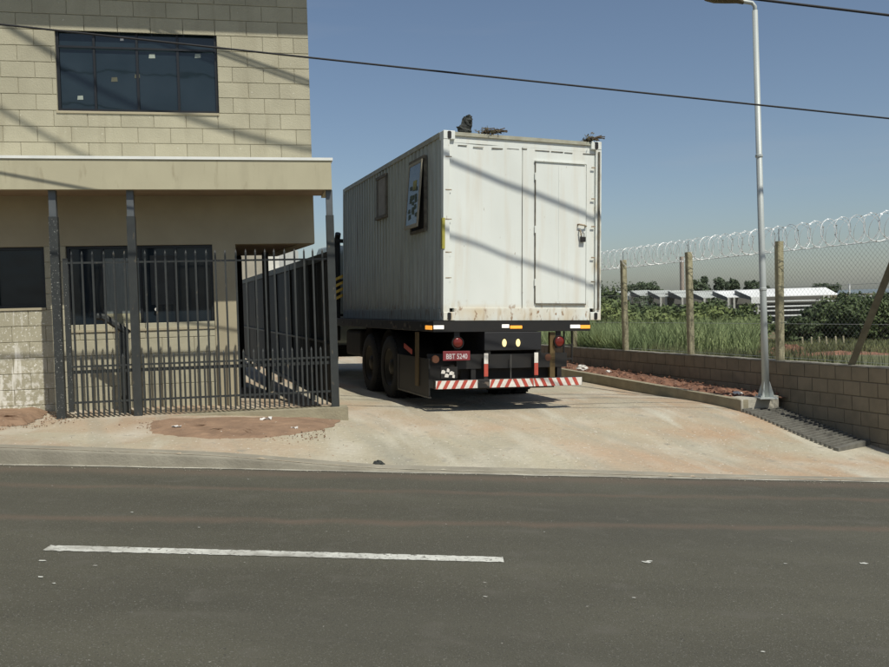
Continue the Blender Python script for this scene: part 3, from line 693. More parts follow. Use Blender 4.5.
def twigs(loc, w, label, seed):
    rr = random.Random(seed); E_ = empty('dry_branch', loc, (0, 0, a), label, 'branch')
    s = MB()
    for i in range(8):
        x0 = rr.uniform(-w, w*.4); s.tube([(x0, rr.uniform(-.05, .05), .01), (x0+.12, rr.uniform(-.05, .05), .04+.04*rr.random()), (x0+.24, rr.uniform(-.08, .08), .03+.09*rr.random())], .008, 5)
    s.build('twigs', M['bark'], E_)
    s = MB()
    for i in range(150):
        c0 = Vector((rr.gauss(0, w*.5), rr.gauss(0, .05), .015+abs(rr.gauss(0, .035)))); d1 = Vector((rr.gauss(0, 1), rr.gauss(0, 1), rr.gauss(0, 1))).normalized(); d2 = d1.orthogonal().normalized()
        s.add([c0-d1*.03, c0+d2*.014, c0+d1*.03, c0-d2*.014], [(0, 1, 2, 3)])
    s.build('leaves', M['dry_leaf'], E_, kind='stuff')
twigs(on_roof(.70, .08), .17, 'dry leafy branch lying on the middle of the container roof edge', 4)
twigs(on_roof(2.28, .08), .07, 'small dry branch on the right rear corner of the container roof', 5)

# truck (local z = 0 on the ground)
GZ = 1.27
T = empty('flatbed_truck', label='black flatbed truck seen from behind with twin rear axles and striped bumper', cat='truck', mw=frame(CO-up*GZ))
x0, x1 = -.15, 2.25; xc = 1.05; dz = GZ
def tb(a, b, name, mt, par=T, bev=0):
    o = MB().box(a, b).build(name, mt, par)
    if bev: bevel(o, bev)
    return o
tb((x0+.03, .05, dz-.06), (x1-.03, 6.25, dz-.004), 'deck', M['chassis'])
for x in (x0, x1-.03): tb((x, .0, dz-.155), (x+.03, 6.25, dz-.006), 'side_rail', M['deck_rail'], bev=.005)
tb((x0, -.02, dz-.155), (x1, .0, dz-.006), 'rear_rail', M['black'])
for i in range(9):
    y = .5+i*.7
    MB().box((x0-.008, y, dz-.10), (x0, y+.05, dz-.06)).build('rope_hook', M['chrome'], T)
for x in (xc-.43, xc+.35): tb((x, .0, .72), (x+.08, 8.6, dz-.16), 'chassis_rail', M['chassis'])
for i in range(10): tb((x0+.03, .2+i*.62, dz-.15), (x1-.03, .28+i*.62, dz-.061), 'crossmember', M['chassis'])
tb((x0+.35, .02, .60), (x1-.35, .10, .80), 'rear_crossbeam', M['black'])
tb((.60, -.02, .85), (1.47, .25, 1.11), 'tool_box', mat('tool_box_paint', (.014, .014, .016), None, 5, .6), bev=.01)
tb((x0+.45, .12, .30), (x1-.5, .16, .62), 'rear_apron', M['interior'])
# bumper with chevrons
bz0, bz1, by = .335, .455, -.06
bp = tb((x0+.01, by, bz0), (x1-.14, by+.09, bz1), 'bumper', M['deck_rail'], bev=.006)
def stripes(xa, xb, lean, par):
    pl = MB().box((xa, by-.006, bz0+.004), (xb, by-.001, bz1-.004)).build('stripe_plate', M['white_s'], par)
    x = xa+.0; w = .062; k = 0
    while x < xb-.02:
        l_ = lean(x)*.06
        p0 = [min(max(v, xa), xb) for v in (x-l_/2, x+w*.9-l_/2, x+w*.9+l_/2, x+l_/2)]
        MB().prism([(p0[0], bz0+.004), (p0[1], bz0+.004), (p0[2], bz1-.004), (p0[3], bz1-.004)], 'y', by-.009, by-.0065).build('red_stripe', M['red_s'], pl)
        x += w*2.05
stripes(x0+.02, .48, lambda x: 1, bp)
stripes(.66, 1.33, lambda x: 1 if x < .95 else -1, bp)
stripes(1.335, x1-.15, lambda x: -1, bp)
for x in (.42, 1.75): tb((x, by+.091, .36), (x+.07, .20, .75), 'bumper_bracket', M['black'])
# lamps and reflectors
def reflector(a, b, mt): return tb(a, b, 'reflector', mt, bev=.004)
zr = dz-.095
reflector((x0-.012, .02, zr-.03), (x0-.001, .30, zr+.025), M['orange_glow'])
reflector((x0+.0, -.03, zr-.022), (x0+.15, -.021, zr+.03), M['white_glow'])
reflector((.86, -.03, zr-.01), (.97, -.021, zr+.04), M['white_glow'])
reflector((.985, -.03, zr-.02), (1.17, -.021, zr+.022), M['orange_glow'])
reflector((1.93, -.03, zr-.02), (2.09, -.021, zr+.03), M['white_glow'])
reflector((2.095, -.03, zr-.025), (x1, -.021, zr+.025), M['orange_glow'])
for x in (.207, 1.763):
    lm = MB().lathe([(0, -.02), (.055, -.02), (.07, -.01), (.075, .03), (0, .03)], 20, 'y', (x, -.01, dz-.305)).build('tail_lamp', M['red_l'], T, smooth=True)
    MB().lathe([(.076, -.012), (.086, -.012), (.086, .04), (.076, .04)], 20, 'y', (x, -.01, dz-.305)).build('lamp_ring', M['black'], lm)
    tb((x-.04, .02, dz-.40), (x+.04, .04, dz-.155), 'lamp_bracket', M['black'])
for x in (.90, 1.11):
    MB().lathe([(0, -.012), (.028, -.012), (.034, 0)], 14, 'y', (0, 0, 0)).build('glow_reflector', M['amber_glow'], T, loc=(x, -.022, dz-.315)).scale = (1, 1, 1.6)  # small reflectors with the glow added, no bulb inside
for x in (-.10, 1.60):
    MB().lathe([(0, -.012), (.05, -.012), (.055, .02)], 14, 'y', (x, .03, dz-.53)).build('side_marker', mat('brown_lens', (.12, .045, .02), None, 5, .5), T)
for x in (.61, 1.377):
    p = tb((x-.028, -.05, bz1), (x+.028, -.03, dz-.45), 'marker_post', M['black'])
    tb((x-.030, -.058, dz-.60), (x+.030, -.0505, dz-.455), 'white_panel', M['white_s'], p); tb((x-.030, -.058, dz-.775), (x+.030, -.0505, dz-.602), 'red_panel', M['red_s'], p)
tb((.985, -.04, bz1), (1.0, -.025, dz-.48), 'stay', M['chrome'])
pl = tb((-.03, -.075, dz-.545), (.365, -.068, dz-.415), 'number_plate', M['plate'], bev=.003)
tb((.1, -.068, dz-.545), (.2, .05, dz-.50), 'plate_bracket', M['black'])
text('BBT 5240', .098, 'plate_lettering', M['plate_t'], pl, Matrix.Translation((.168, -.0765, dz-.492)) @ Matrix.Rotation(R_(90), 4, 'X'), .001, .80)
text('ARARAS', .026, 'plate_lettering', M['plate_t'], pl, Matrix.Translation((.168, -.0765, dz-.432)) @ Matrix.Rotation(R_(90), 4, 'X'), .001, 1.0) if False else None
# left mud flap with worn white print, box on the side, posts
mf = tb((x0+.02, .30, .32), (.42, .32, .80), 'mud_flap', M['black'])
for i, (x, z, w) in enumerate(((-.02, .58, .05), (.05, .60, .035), (.10, .56, .06), (.03, .53, .05), (.13, .52, .03))):
    MB().prism([(x-w*.6, z-.03), (x+w*.5, z-.035), (x+w*.7, z+.0), (x+.1*w, z+.02), (x-w*.4, z+.012)], 'y', -.054, -.051).build('worn_print', M['white_s'], T)
tb((-.05, -.05, .48), (.19, -.045, .64), 'print_plate', M['black'])
sb = tb((x0+.0, .18, .215), (x0+.02, 1.62, dz-.53), 'side_box', M['black'])
tb((x0-.01, .15, .195), (x0+.03, 1.62, .215), 'box_edge', M['chrome'], sb); tb((x0-.01, 1.62, .195), (x0+.03, 1.65, dz-.53), 'box_edge', M['chrome'], sb)
tb((x0-.02, .60, .33), (x0-.001, .74, dz-.17), 'ochre_post', M['ochre'])
tb((1.63, .02, .455), (1.71, .08, dz-.17), 'ochre_post', M['ochre'])
MB().prism([(.92, dz-.50), (1.30, dz-.42), (1.30, dz-.35), (.92, dz-.43)], 'x', x0-.016, x0-.004).build('red_stripe', M['red_s'], T)
for x in (1.89, 2.02): tb((x, .10, .66), (x+.018, .12, dz-.155), 'ladder_rail', M['black'])
for z in (.70, .90): tb((1.908, .10, z), (2.02, .12, z+.02), 'ladder_rung', M['black'])
# wheels
def wheel_meshes():
    ty = MB().lathe([(.30, -.13), (.36, -.14), (.46, -.135), (.495, -.11), (.505, -.06), (.505, .06), (.495, .11), (.46, .135), (.36, .14), (.30, .13)], 36, 'x').mesh('tyre', M['tyre'], True)
    rm = MB().lathe([(.302, -.12), (.285, -.11), (.27, -.05), (.20, -.02), (.13, -.03), (.12, -.09), (.07, -.11), (0, -.11)], 28, 'x').mesh('rim', M['rim'], True)
    gr = MB()
    for k in range(36):
        th = 2*math.pi*k/36; c0 = Vector((0, math.cos(th)*.505, math.sin(th)*.505)); tq = Vector((0, -math.sin(th), math.cos(th)))*.014; n_ = Vector((0, math.cos(th), math.sin(th)))*.008
        for s_ in (-1, 1):
            xa, xb = .02*s_, .115*s_
            gr.add([c0+Vector((xa, 0, 0))-tq-n_, c0+Vector((xb, 0, 0))-tq-n_, c0+Vector((xb, 0, 0))+tq-n_, c0+Vector((xa, 0, 0))+tq-n_, c0+Vector((xa, 0, 0))-tq+n_, c0+Vector((xb, 0, 0))-tq+n_, c0+Vector((xb, 0, 0))+tq+n_, c0+Vector((xa, 0, 0))+tq+n_],
                   [(4, 5, 6, 7), (0, 1, 5, 4), (1, 2, 6, 5), (2, 3, 7, 6), (3, 0, 4, 7)])
    nut = MB()
    for k in range(10):
        th = 2*math.pi*k/10; nut.lathe([(0, -.05), (.014, -.05), (.014, -.02)], 6, 'x', (0, .165*math.cos(th), .165*math.sin(th)))
    return ty, rm, gr.mesh('tread_lug', M['tyre']), nut.mesh('wheel_nut', M['chrome'])
ty, rm_, gr, nut = wheel_meshes()
for (y, dual) in ((2.25, 1), (3.50, 1), (7.55, 0)):
    tb((x0+.3, y-.06, .44), (x1-.3, y+.06, .56), 'axle', M['chassis'])
    for side in (0, 1):
        for k in range(1+dual):
            x = (x0+.15+k*.31) if side == 0 else (x1-.15-k*.31)
            w_ = link('wheel', rm_, T, loc=(x, y, .505), rot=(0, 0, 0 if side == 0 else math.pi))
            link('tyre', ty, w_); link('tread', gr, w_, kind='stuff')
            if k == 0: link('wheel_nuts', nut, w_, kind='stuff')
for x in (x0+.03, x1-.61):
    for y in (2.25, 3.5):
        pts_ = [(y+.60*math.cos(t_), .55+.56*math.sin(t_)) for t_ in np.linspace(R_(15), R_(165), 14)]
        q = MB(); n = len(pts_); q.add([(x, p[0], p[1]) for p in pts_]+[(x+.58, p[0], p[1]) for p in pts_], [(i, i+1, n+i+1, n+i) for i in range(n-1)]); q.build('mudguard', M['black'], T, smooth=True)
tb((x0+.1, 4.4, .55), (x0+.6, 5.6, 1.05), 'fuel_tank', M['chassis'], bev=.06)
tb((x1-.6, 4.4, .55), (x1-.1, 5.6, 1.05), 'battery_box', M['chassis'], bev=.03)
# cab in front of the container
cb = MB().prism([(6.62, .75), (8.55, .62), (8.62, 1.5), (8.35, 2.72), (8.1, 2.83), (6.75, 2.80), (6.62, 2.65)], 'x', x0+.05, x1-.05).build('cab', M['cab'], T); bevel(cb, .06, 3)
for x in (x0+.046, x1-.054): MB().prism([(7.1, 1.65), (8.28, 1.65), (8.1, 2.45), (7.1, 2.45)], 'x', x, x+.008).build('side_window', M['glass'], cb)
MB().prism([(8.56, 1.6), (8.60, 1.6), (8.40, 2.5), (8.36, 2.5)], 'x', x0+.2, x1-.2).build('windscreen', M['glass'], cb)
MB().box((x0+.4, 6.60, 1.7), (x1-.4, 6.612, 2.4)).build('rear_window', M['glass'], cb)
MB().box((x0+.05, 8.56, .35), (x1-.05, 8.72, .75)).build('front_bumper', M['deck_rail'], T)
hb = MB()
for x in (x0+.0, x0+.55, xc-.03, x1-.61, x1-.06): hb.box((x, 6.30, dz-.05), (x+.06, 6.36, 2.86))
hb.box((x0, 6.27, 2.80), (x1, 6.299, 2.88)).box((x0, 6.27, 2.0), (x1, 6.299, 2.06)).box((x0, 6.27, dz+.03), (x1, 6.299, dz+.08))
hbo = hb.build('headboard', M['black'], T)
for k in range(4):
    MB().prism([(x0+.02, 1.62+k*.13), (x0+.22, 1.72+k*.13), (x0+.22, 1.78+k*.13), (x0+.02, 1.68+k*.13)], 'y', 6.255, 6.268).build('hazard_stripe', M['amber'], hbo)
MB().tube([(x0+.12, 6.45, .8), (x0+.12, 6.45, 2.9), (x0+.12, 6.38, 3.0)], .06, 10).build('exhaust_stack', M['black'], T)

# ------------------------------------------------------------ boundary wall on the right
WY = R_(19.6); wslope = -.0096
wd = Vector((-math.sin(WY), math.cos(WY), wslope)).normalized(); wn_ = Vector((math.cos(WY), math.sin(WY), 0)); wz = wn_.cross(wd)
W0 = Vector((wx(10.0), 10.0, .610))
def wmat(o):
    m_ = Matrix.Identity(4)
    for i in range(3): m_[i][0] = -wd[i]; m_[i][1] = wn_[i]; m_[i][2] = wz[i]; m_[i][3] = o[i]
    return m_
# local x runs towards the street (right), y away into the field, z up
BW = empty('block_wall', label='low unpainted concrete block wall along the right side of the driveway', cat='wall', mw=wmat(W0))
core = MB().box((-16, .012, -1.5), (0, .15, -.02)).build('wall_core', M['dmortar'], BW)
nb0 = nblk; nblk = 0
rest = MB()
bc = MB().chbox((0, 0, 0), (.285, .014, .190), .005).mesh('block', M['dblock'])
for r_ in range(7):
    z = -.22-r_*.2
    k = 0; u = -(.295 if r_ % 2 else .1475)
    while u > -16:
        wp_ = W0+wd*(-u)
        if z+.2+.61 > g(wp_.x, wp_.y)-.1:
            if u > -10.9 and nblk < 285:
                link('block', bc, core, loc=(u+.005, rnd.uniform(-.002, .003), z+.005)); nblk += 1
            else: rest.chbox((u+.005, 0, z+.005), (u+.29, .014, z+.195), .005)
        u -= .295
rest.build('block', M['dblock'], core, kind='stuff')
cp = MB(); n = 160
xs_ = np.linspace(-16, 0, n)
for i in range(n-1):
    pass
vs = []
for i, x in enumerate(xs_):
    h1 = .004*rnd.uniform(-1, 1); vs += [(x, -.006+.006*rnd.random(), -.022), (x, -.004+.008*rnd.random(), -.004+h1), (x, .15+.006*rnd.random(), -.002+h1), (x, .158, -.022)]
cp.add(vs, [(i*4+j, i*4+4+j, i*4+5+j, i*4+1+j) for i in range(n-1) for j in range(3)]); cp.build('mortar_cap', M['dcap'], BW)
# return along the street
WR = empty('block_wall', tuple(W0), (0, 0, R_(8)), 'block wall returning along the street edge at the corner of the field', 'wall')
c2 = MB().box((.0, .0, -1.6), (9, .14, -.02)).build('wall_core', M['dmortar'], WR)
q = MB()
for r_ in range(8):
    u = .02+(.15 if r_ % 2 else 0)
    while u < 8.6: q.chbox((u+.005, -.008, -.22-r_*.2+.005), (u+.29, .001, -.02-r_*.2-.005), .004); u += .295
q.build('block', M['dblock'], c2, kind='stuff')

# posts, mesh, razor wire
FN = empty('security_fence', label='chain link fence with razor wire coil on concrete posts above the block wall', cat='fence', mw=wmat(W0))
def ulen(Y): return -(Y-10.0)/wd.y
def post_mesh(h, s=.052):
    q = MB(); c = .014
    q.prism([(-s+c, -s), (s-c, -s), (s, -s+c), (s, s-c), (s-c, s), (-s+c, s), (-s, s-c), (-s, -s+c)], 'z', 0, h); return q.mesh('post', M['post'])
pm = post_mesh(1.83)
py = [11.05, 13.19, 15.32, 17.37, 19.4, 21.5, 23.6]
for i, Y in enumerate(py):
    o = link('post', pm, FN, loc=(ulen(Y), .072, -.02), rot=(rnd.uniform(-.008, .008), rnd.uniform(-.012, .012), 0))
    MB().tube([(0, 0, 1.83), (0, 0, 2.02)], .010, 6).build('spike', M['wire_g'], o)
# bracing strut in the fence plane
d0, d1 = Vector((ulen(11.90), .085, -.05)), Vector((ulen(11.08), .085, 1.62))
MB().tube([d0, d1], .062, 4).build('strut', M['brace'], FN)
ztop = 1.655
for z in (ztop, 1.1, .55, .03): MB().tube([(-14.5, .155, z), (0.2, .155, z)], .003, 5).build('line_wire', M['wire_g'], FN)
q = MB(); ua, ub, za, zb = -14.5, .2, .02, ztop; st = .075
def strip(p, q_):
    p, q_ = Vector(p), Vector(q_); d = (q_-p).normalized(); n_ = Vector((0, 1, 0)).cross(d)*.0013; e_ = Vector((0, .0013, 0))
    q.add([p-n_, p+e_, p+n_, q_-n_, q_+e_, q_+n_], [(0, 1, 4, 3), (1, 2, 5, 4), (2, 0, 3, 5)])
s0 = ua-(zb-za)
while s0 < ub+(zb-za):
    a0, a1 = s0, s0+(zb-za)
    t0, t1 = max(ua-a0, 0), min(ub-a0, zb-za)
    if t1 > t0: strip((a0+t0, .155, za+t0), (a0+t1, .155, za+t1)); 
    if t1 > t0: strip((a0+t0, .157, zb-t0), (a0+t1, .157, zb-t1))
    s0 += st
q.build('chain_link_mesh', M['mesh_w'], FN, kind='stuff')
pts_ = []; pitch = .255; rr_ = .195; n = 22; u = -14.5; tot = int(14.7/pitch*n)
for i in range(tot):
    th = 2*math.pi*i/n; pts_.append((-14.5+pitch*i/n+.035*math.sin(th*1.0+1), .16+rr_*.9*math.cos(th), ztop+.20+rr_*math.sin(th)))
pts2 = []
for i in range(tot):
    th = -2*math.pi*i/n+2.0; pts2.append((-14.5+pitch*i/n+.03*math.sin(th), .13+rr_*.8*math.cos(th), ztop+.19+rr_*.93*math.sin(th)))
MB().tube(pts2, .0034, 4, False).build('razor_coil', M['razor'], FN)
MB().tube(pts_, .0046, 4, False).build('razor_coil', M['razor'], FN)
q = MB()
for i in range(0, tot, 2):
    p = Vector(pts_[i]); d = (Vector(pts_[min(i+1, tot-1)])-p).normalized(); s_ = d.orthogonal().normalized(); s2 = d.cross(s_)
    k = rnd.choice((s_, s2)); q.add([p-d*.016, p+k*.016, p+d*.016, p-k*.016], [(0, 1, 2, 3)])
q.build('razor_barbs', M['razor'], FN, kind='stuff')

# planter strip with red soil
def wl(Y, off): return Vector((wx(Y)-off, Y, 0))
PS = empty('planter_edging', (4.31, 12.62, -.12), (0, 0, 0), 'low concrete edging of the soil strip beside the driveway', 'edging')
q = MB(); n = 40; Ys = np.linspace(12.62, 24, n); vs = []
for Y in Ys:
    p = wl(Y, .96); p2 = wl(Y, .84); zb_ = g(p.x, p.y)-.1; zt = np.interp(Y, [12.6, 17.2, 24], [.05, .13, .2])
    vs += [(p.x-4.31, p.y-12.62, zb_+.12), (p.x-4.31, p.y-12.62, zt+.12), (p2.x-4.31, p2.y-12.62, zt+.12), (p2.x-4.31, p2.y-12.62, zb_+.12)]
q.add(vs, [(i*4+j, i*4+4+j, i*4+5+j, i*4+1+j) for i in range(n-1) for j in range(3)]+[(0, 1, 2, 3)])
q.build('long_edge', M['planter'], PS)
# end block carrying the lamp
ez = .05
q = MB(); A0 = Vector((4.315, 12.60)); A1 = Vector((5.00, 12.95)); dn = Vector((-.42, .91)).normalized()*.42
cor = [A0, A1, A1+Vector((.04, .10)), A1+dn+Vector((.06, 0)), A0+dn+Vector((.12, .02))]
q.prism([(c_.x-4.31, c_.y-12.62) for c_ in cor], 'z', -.25, ez+.12+.003)
bevel(q.build('end_block', M['planter_w'], PS), .012)
# soil
rows_, cols_ = 90, 16; X = np.zeros((rows_, cols_)); Y = X.copy(); Z = X.copy()
for i in range(rows_):
    yy = 12.95+(24-12.95)*(i/(rows_-1))**1.3
    for j in range(cols_):
        off = .85-j/(cols_-1)*.85; X[i, j] = wx(yy)-off; Y[i, j] = yy
        Z[i, j] = np.interp(yy, [12.6, 17.2, 24], [.03, .12, .2])+.055*math.sin(j/(cols_-1)*math.pi)*rnd.uniform(.2, 1.5)-.02
grid_mesh('soil_strip', X, Y, Z, M['red_soil'], False, kind='structure')
q = MB(); rr = random.Random(9)
for i in range(260):
    yy = 13.1+rr.random()**1.4*9; off = rr.uniform(.05, .80); s_ = rr.uniform(.012, .04); c0 = Vector((wx(yy)-off, yy, np.interp(yy, [12.6, 17.2, 24], [.03, .12, .2])+.03))
    pts_ = [c0+Vector((rr.uniform(.6, 1)*s_*a_, rr.uniform(.6, 1)*s_*b_, rr.uniform(.5, .9)*s_*c_)) for a_, b_, c_ in ((1, 0, 0), (0, 1, 0), (-1, 0, 0), (0, -1, 0), (0, 0, 1), (0, 0, -1))]
    q.add(pts_, [(0, 1, 4), (1, 2, 4), (2, 3, 4), (3, 0, 4), (1, 0, 5), (2, 1, 5), (3, 2, 5), (0, 3, 5)])
q.build('soil_clods', M['red_soil'], kind='stuff', label='loose clods of red soil in the planting strip', cat='soil')
def rubble(loc, s, name, mt, label, cat, seed, flat=.6):
    rr = random.Random(seed); q = lump('x', [((0, 0, s*flat*.5), (s, s*.7, s*flat)), ((s*.8, 0, s*flat*.3), (s*.5, s*.5, s*flat*.6))], '', '', None, seed)
    tag(q.build(name, mt, loc=loc), label, cat)
p = wl(17.6, .72); rubble((p.x, p.y, .15), .10, 'rubble', M['white_x'], 'grey white lump of rubble on the red soil behind the truck', 'rubble', 21)
p = wl(16.9, .55); rubble((p.x, p.y, .13), .05, 'rubble', M['white_x'], 'small pale stone on the red soil near the truck', 'rubble', 22)
p = wl(13.2, .60); rubble((p.x, p.y, .07), .07, 'rubble', M['white_x'], 'crumpled pale scrap on the soil beside the lamp post foot', 'rubble', 23, .4)
# paper by the fence plinth, dark stone at kerb, paint flecks on the road
def scrap(px, py_, s, label, seed, mt='white_x', cat='paper'):
    rr = random.Random(seed); n = 5; vs = []
    for i in range(n):
        for j in range(n): vs.append((px+s*(i/(n-1)-.5)*2, py_+s*(j/(n-1)-.5)*1.2, g(px, py_)+.02+rr.random()*s*.6))
    q = MB().add(vs, [(i*n+j, i*n+j+1, i*n+n+j+1, i*n+n+j) for i in range(n-1) for j in range(n-1)])
    tag(q.build('paper_scrap', M[mt]), label, cat)
scrap(-2.15, 10.23, .07, 'crumpled white paper lying on soil below the fence', 31)
scrap(-1.75, 9.85, .04, 'tiny white scrap on the brown soil patch', 32)
scrap(-3.0, 9.55, .05, 'small white scrap at the left end of the brown soil patch', 33)
rubble((-.72, 8.80, g(-.72, 8.8)-.012), .055, 'stone', M['scrap'], 'dark stone sitting on the pavement edge by the kerb', 'stone', 41)

# drain grating
GR = empty('drain_grating', (4.6, 11.8, -.28), (0, 0, 0), 'grey concrete drain grating with many bars at the foot of the wall', 'grating')
nb = 22
Ya, Yb = 12.55, 10.98
for i in range(nb):
    t_ = i/(nb-1); yl = Ya+(Yb-Ya)*t_; yr = yl+.62
    pl_, pr_ = wl(yl, .97), wl(yr, .06)
    zl = np.interp(yl, [10.98, 12.55], [-.385, -.095]); zr_ = zl-.02
    d_ = (pr_-pl_); d_.z = zr_-zl; L0 = d_.length; dirn = d_.normalized(); sd = Vector((-dirn.y, dirn.x, 0)).normalized(); w_ = .019
    upv = dirn.cross(sd)*-1 if dirn.cross(sd).z < 0 else dirn.cross(sd)
    b0 = Vector((pl_.x-4.6, pl_.y-11.8, zl+.28)); vs = []
    for (tt_, ) in ((0,), (L0,)):
        for (s_, h_) in ((-w_, -.05), (w_, -.05), (w_*.8, .02), (-w_*.8, .02)): vs.append(b0+dirn*tt_+sd*s_+upv*h_)
    MB().add(vs, [(0, 1, 2, 3), (7, 6, 5, 4), (0, 4, 5, 1), (1, 5, 6, 2), (2, 6, 7, 3), (3, 7, 4, 0)]).build('bar', M['grate'], GR)
pa, pb = wl(Yb-.07, .98), wl(Yb+.55, .05)
q = MB()
v0 = Vector((pa.x-4.6, pa.y-11.8, -.41+.28)); v1 = Vector((pb.x-4.6, pb.y-11.8, -.42+.28)); dd = (v1-v0).normalized(); nn = Vector((dd.y, -dd.x, 0))*.07
q.add([v0+nn-Vector((0, 0, .06)), v1+nn-Vector((0, 0, .06)), v1+nn+Vector((0, 0, .03)), v0+nn+Vector((0, 0, .03)), v0-Vector((0, 0, .06)), v1-Vector((0, 0, .06)), v1+Vector((0, 0, .035)), v0+Vector((0, 0, .035))], [(0, 1, 2, 3), (3, 2, 6, 7), (4, 7, 6, 5), (0, 3, 7, 4), (1, 5, 6, 2)]).build('end_lip', M['grate'], GR)
pit = MB(); c4 = [wl(Ya+.05, .97), wl(Ya+.62, .05), wl(Yb+.62, .05), wl(Yb, .97)]
zz4 = [-.14, -.16, -.44, -.43]
pit.add([(c_.x-4.6, c_.y-11.8, z_+.28-.005) for c_, z_ in zip(c4, zz4)], [(0, 1, 2, 3)]).build('drain_bed', mat('drain_bed', (.05, .045, .035), None, 5, .95), GR)

# ------------------------------------------------------------ street lamp
LP = empty('street_lamp', (4.735, 12.75, .04), label='galvanised street lamp on the concrete block at the drain grating', cat='street lamp')
MB().tube([(0, 0, 0), (-.02, 0, 1.4), (-.09, 0, 5.68)], .056, 16, r2=.040).build('pole', M['galv'], LP, smooth=True)
for z in (1.6, 3.55): MB().lathe([(.045, 0), (.0545, .01), (.0545, .04), (.045, .05)], 16, 'z', (-.02-.017*(z-1.4), 0, z)).build('pole_joint', M['galv'], LP)
MB().box((-.13, -.13, .01), (.13, .13, .028)).build('base_plate', M['galv'], LP)
for k in range(4):
    c0, s0_ = math.cos(k*math.pi/2+.78), math.sin(k*math.pi/2+.78)
    MB().add([(c0*.05, s0_*.05, .03), (c0*.13, s0_*.13, .03), (c0*.055, s0_*.055, .26), (c0*.05-s0_*.008, s0_*.05+c0*.008, .03), (c0*.13-s0_*.008, s0_*.13+c0*.008, .03), (c0*.055-s0_*.008, s0_*.055+c0*.008, .26)], [(0, 1, 2), (5, 4, 3), (0, 3, 4, 1), (1, 4, 5, 2)]).build('base_fin', M['galv'], LP)
    MB().tube([(c0*.15, s0_*.15, 0), (c0*.15, s0_*.15, .06)], .011, 6).build('anchor_bolt', M['galv'], LP)
MB().tube([(-.088, 0, 5.60), (-.09, 0, 5.74), (-.13, 0, 5.79), (-.26, 0, 5.815), (-.34, 0, 5.83)], .030, 10).build('arm', M['galv'], LP, smooth=True)
hd = MB(); secs = [(-.26, .035, .035, 5.80), (-.34, .06, .05, 5.83), (-.50, .12, .075, 5.86), (-.66, .15, .085, 5.88), (-.79, .12, .07, 5.90), (-.84, .05, .03, 5.905)]
n = 14; vs = []
for (x, wy, hz, zc) in secs:
    for j in range(n): th = 2*math.pi*j/n; vs.append((x, wy*math.cos(th), zc+hz*(math.sin(th) if math.sin(th) > 0 else .75*math.sin(th))))
k_ = len(secs); hd.add(vs, [(i*n+j, i*n+(j+1) % n, (i+1)*n+(j+1) % n, (i+1)*n+j) for i in range(k_-1) for j in range(n)]+[tuple(range(n)), tuple((k_-1)*n+j for j in range(n))])
ho = hd.build('lamp_head', M['lamp_head'], LP, smooth=True)
hd = MB(); vs = []
for (x, wy, hz, zc) in secs[1:5]:
    for j in range(8): th = math.pi*j/7; vs.append((x, (wy+.006)*math.cos(th), zc+.008+hz*math.sin(th)))
hd.add(vs, [(i*8+j, i*8+j+1, i*8+9+j, i*8+8+j) for i in range(3) for j in range(7)]).build('lamp_cover', M['lamp_top'], ho, smooth=True)

# ------------------------------------------------------------ overhead cables
def cable(pts, r, label, group='overhead cables along the street'):
    q = MB().tube(pts, r, 6); o = q.build('overhead_cable', M['cable'], smooth=True); tag(o, label, 'cable', group)
def line_pts(A, Bp, t0, t1, sag=.15, n=24):
    A, Bp = Vector(A), Vector(Bp); return [A+(Bp-A)*(t0+(t1-t0)*i/(n-1))-Vector((0, 0, sag*4*(i/(n-1))*(1-i/(n-1)))) for i in range(n)]
cable(line_pts((-4.586, 9.2, 4.69), (5.477, 10.6, 3.74), -1.1, 2.0, .06), .012, 'black cable crossing in front of the upper window and above the container')
cable(line_pts((3.611, 10, 4.965), (5.383, 10.4, 4.865), -9, 8, 0), .016, 'black cable cutting the top right corner of the sky')
# high cables whose shadows fall on the container and the facade
def shadow_cable(A, Bp, d, zt, r, t0=-6, t1=7):
    A, Bp = Vector(A), Vector(Bp); k = zt-A.z
    P0 = A+SUN*k; P1 = Bp+SUN*(k+d); cable(line_pts(P0, P1, t0, t1, 0), r, 'high power cable stretched over the road above the frame')
cA = lambda x, y: Vector((0, 0, 0))
def rearp(px, pz): return CO+rt*px+up*pz
def pole_cable(A, Bp, d, zt, r, label):
    A, Bp = Vector(A), Vector(Bp); k = zt-A.z; P0 = A+SUN*k; P1 = Bp+SUN*(k+d); pts = []
    for i in range(60):
        t_ = -3.3+i*(5.5+3.3)/59; p = P0+(P1-P0)*t_; p.z += .40*max(0, -t_-.65)**2; pts.append(p)
    cable(pts, r, label); return pts[0]
e1 = pole_cable(rearp(.06, 2.26), rearp(2.42, 1.50), .5, 7.6, .026, 'high power cable whose shadow crosses the top of the container door')
e2 = pole_cable(rearp(.06, 1.24), rearp(2.40, .52), .5, 7.4, .022, 'high power cable whose shadow crosses the lower half of the container end')
UP = empty('utility_pole', (e1.x-.1, (e1.y+e2.y)/2, g(e1.x, 8.4)-.1), label='tall concrete utility pole on the pavement near the left building', cat='utility pole')
zb_ = g(e1.x, 8.4)-.1
MB().tube([(0, 0, 0), (0, 0, 5), (0, 0, e1.z-zb_+.5)], .17, 14, r2=.10).build('pole', M['post'], UP, smooth=True)
for e_ in (e1, e2): MB().box((-.05, min(0, e_.y-UP.location.y)-.05, e_.z-zb_-.16), (.14, max(0, e_.y-UP.location.y)+.05, e_.z-zb_-.08)).build('cross_arm', M['bark'], UP)
for e_ in (e1, e2): MB().lathe([(0, -.08), (.04, -.08), (.05, -.04), (.03, 0), (0, 0)], 10, 'z', (e_.x-UP.location.x, e_.y-UP.location.y, e_.z-zb_)).build('insulator', M['white_s'], UP)
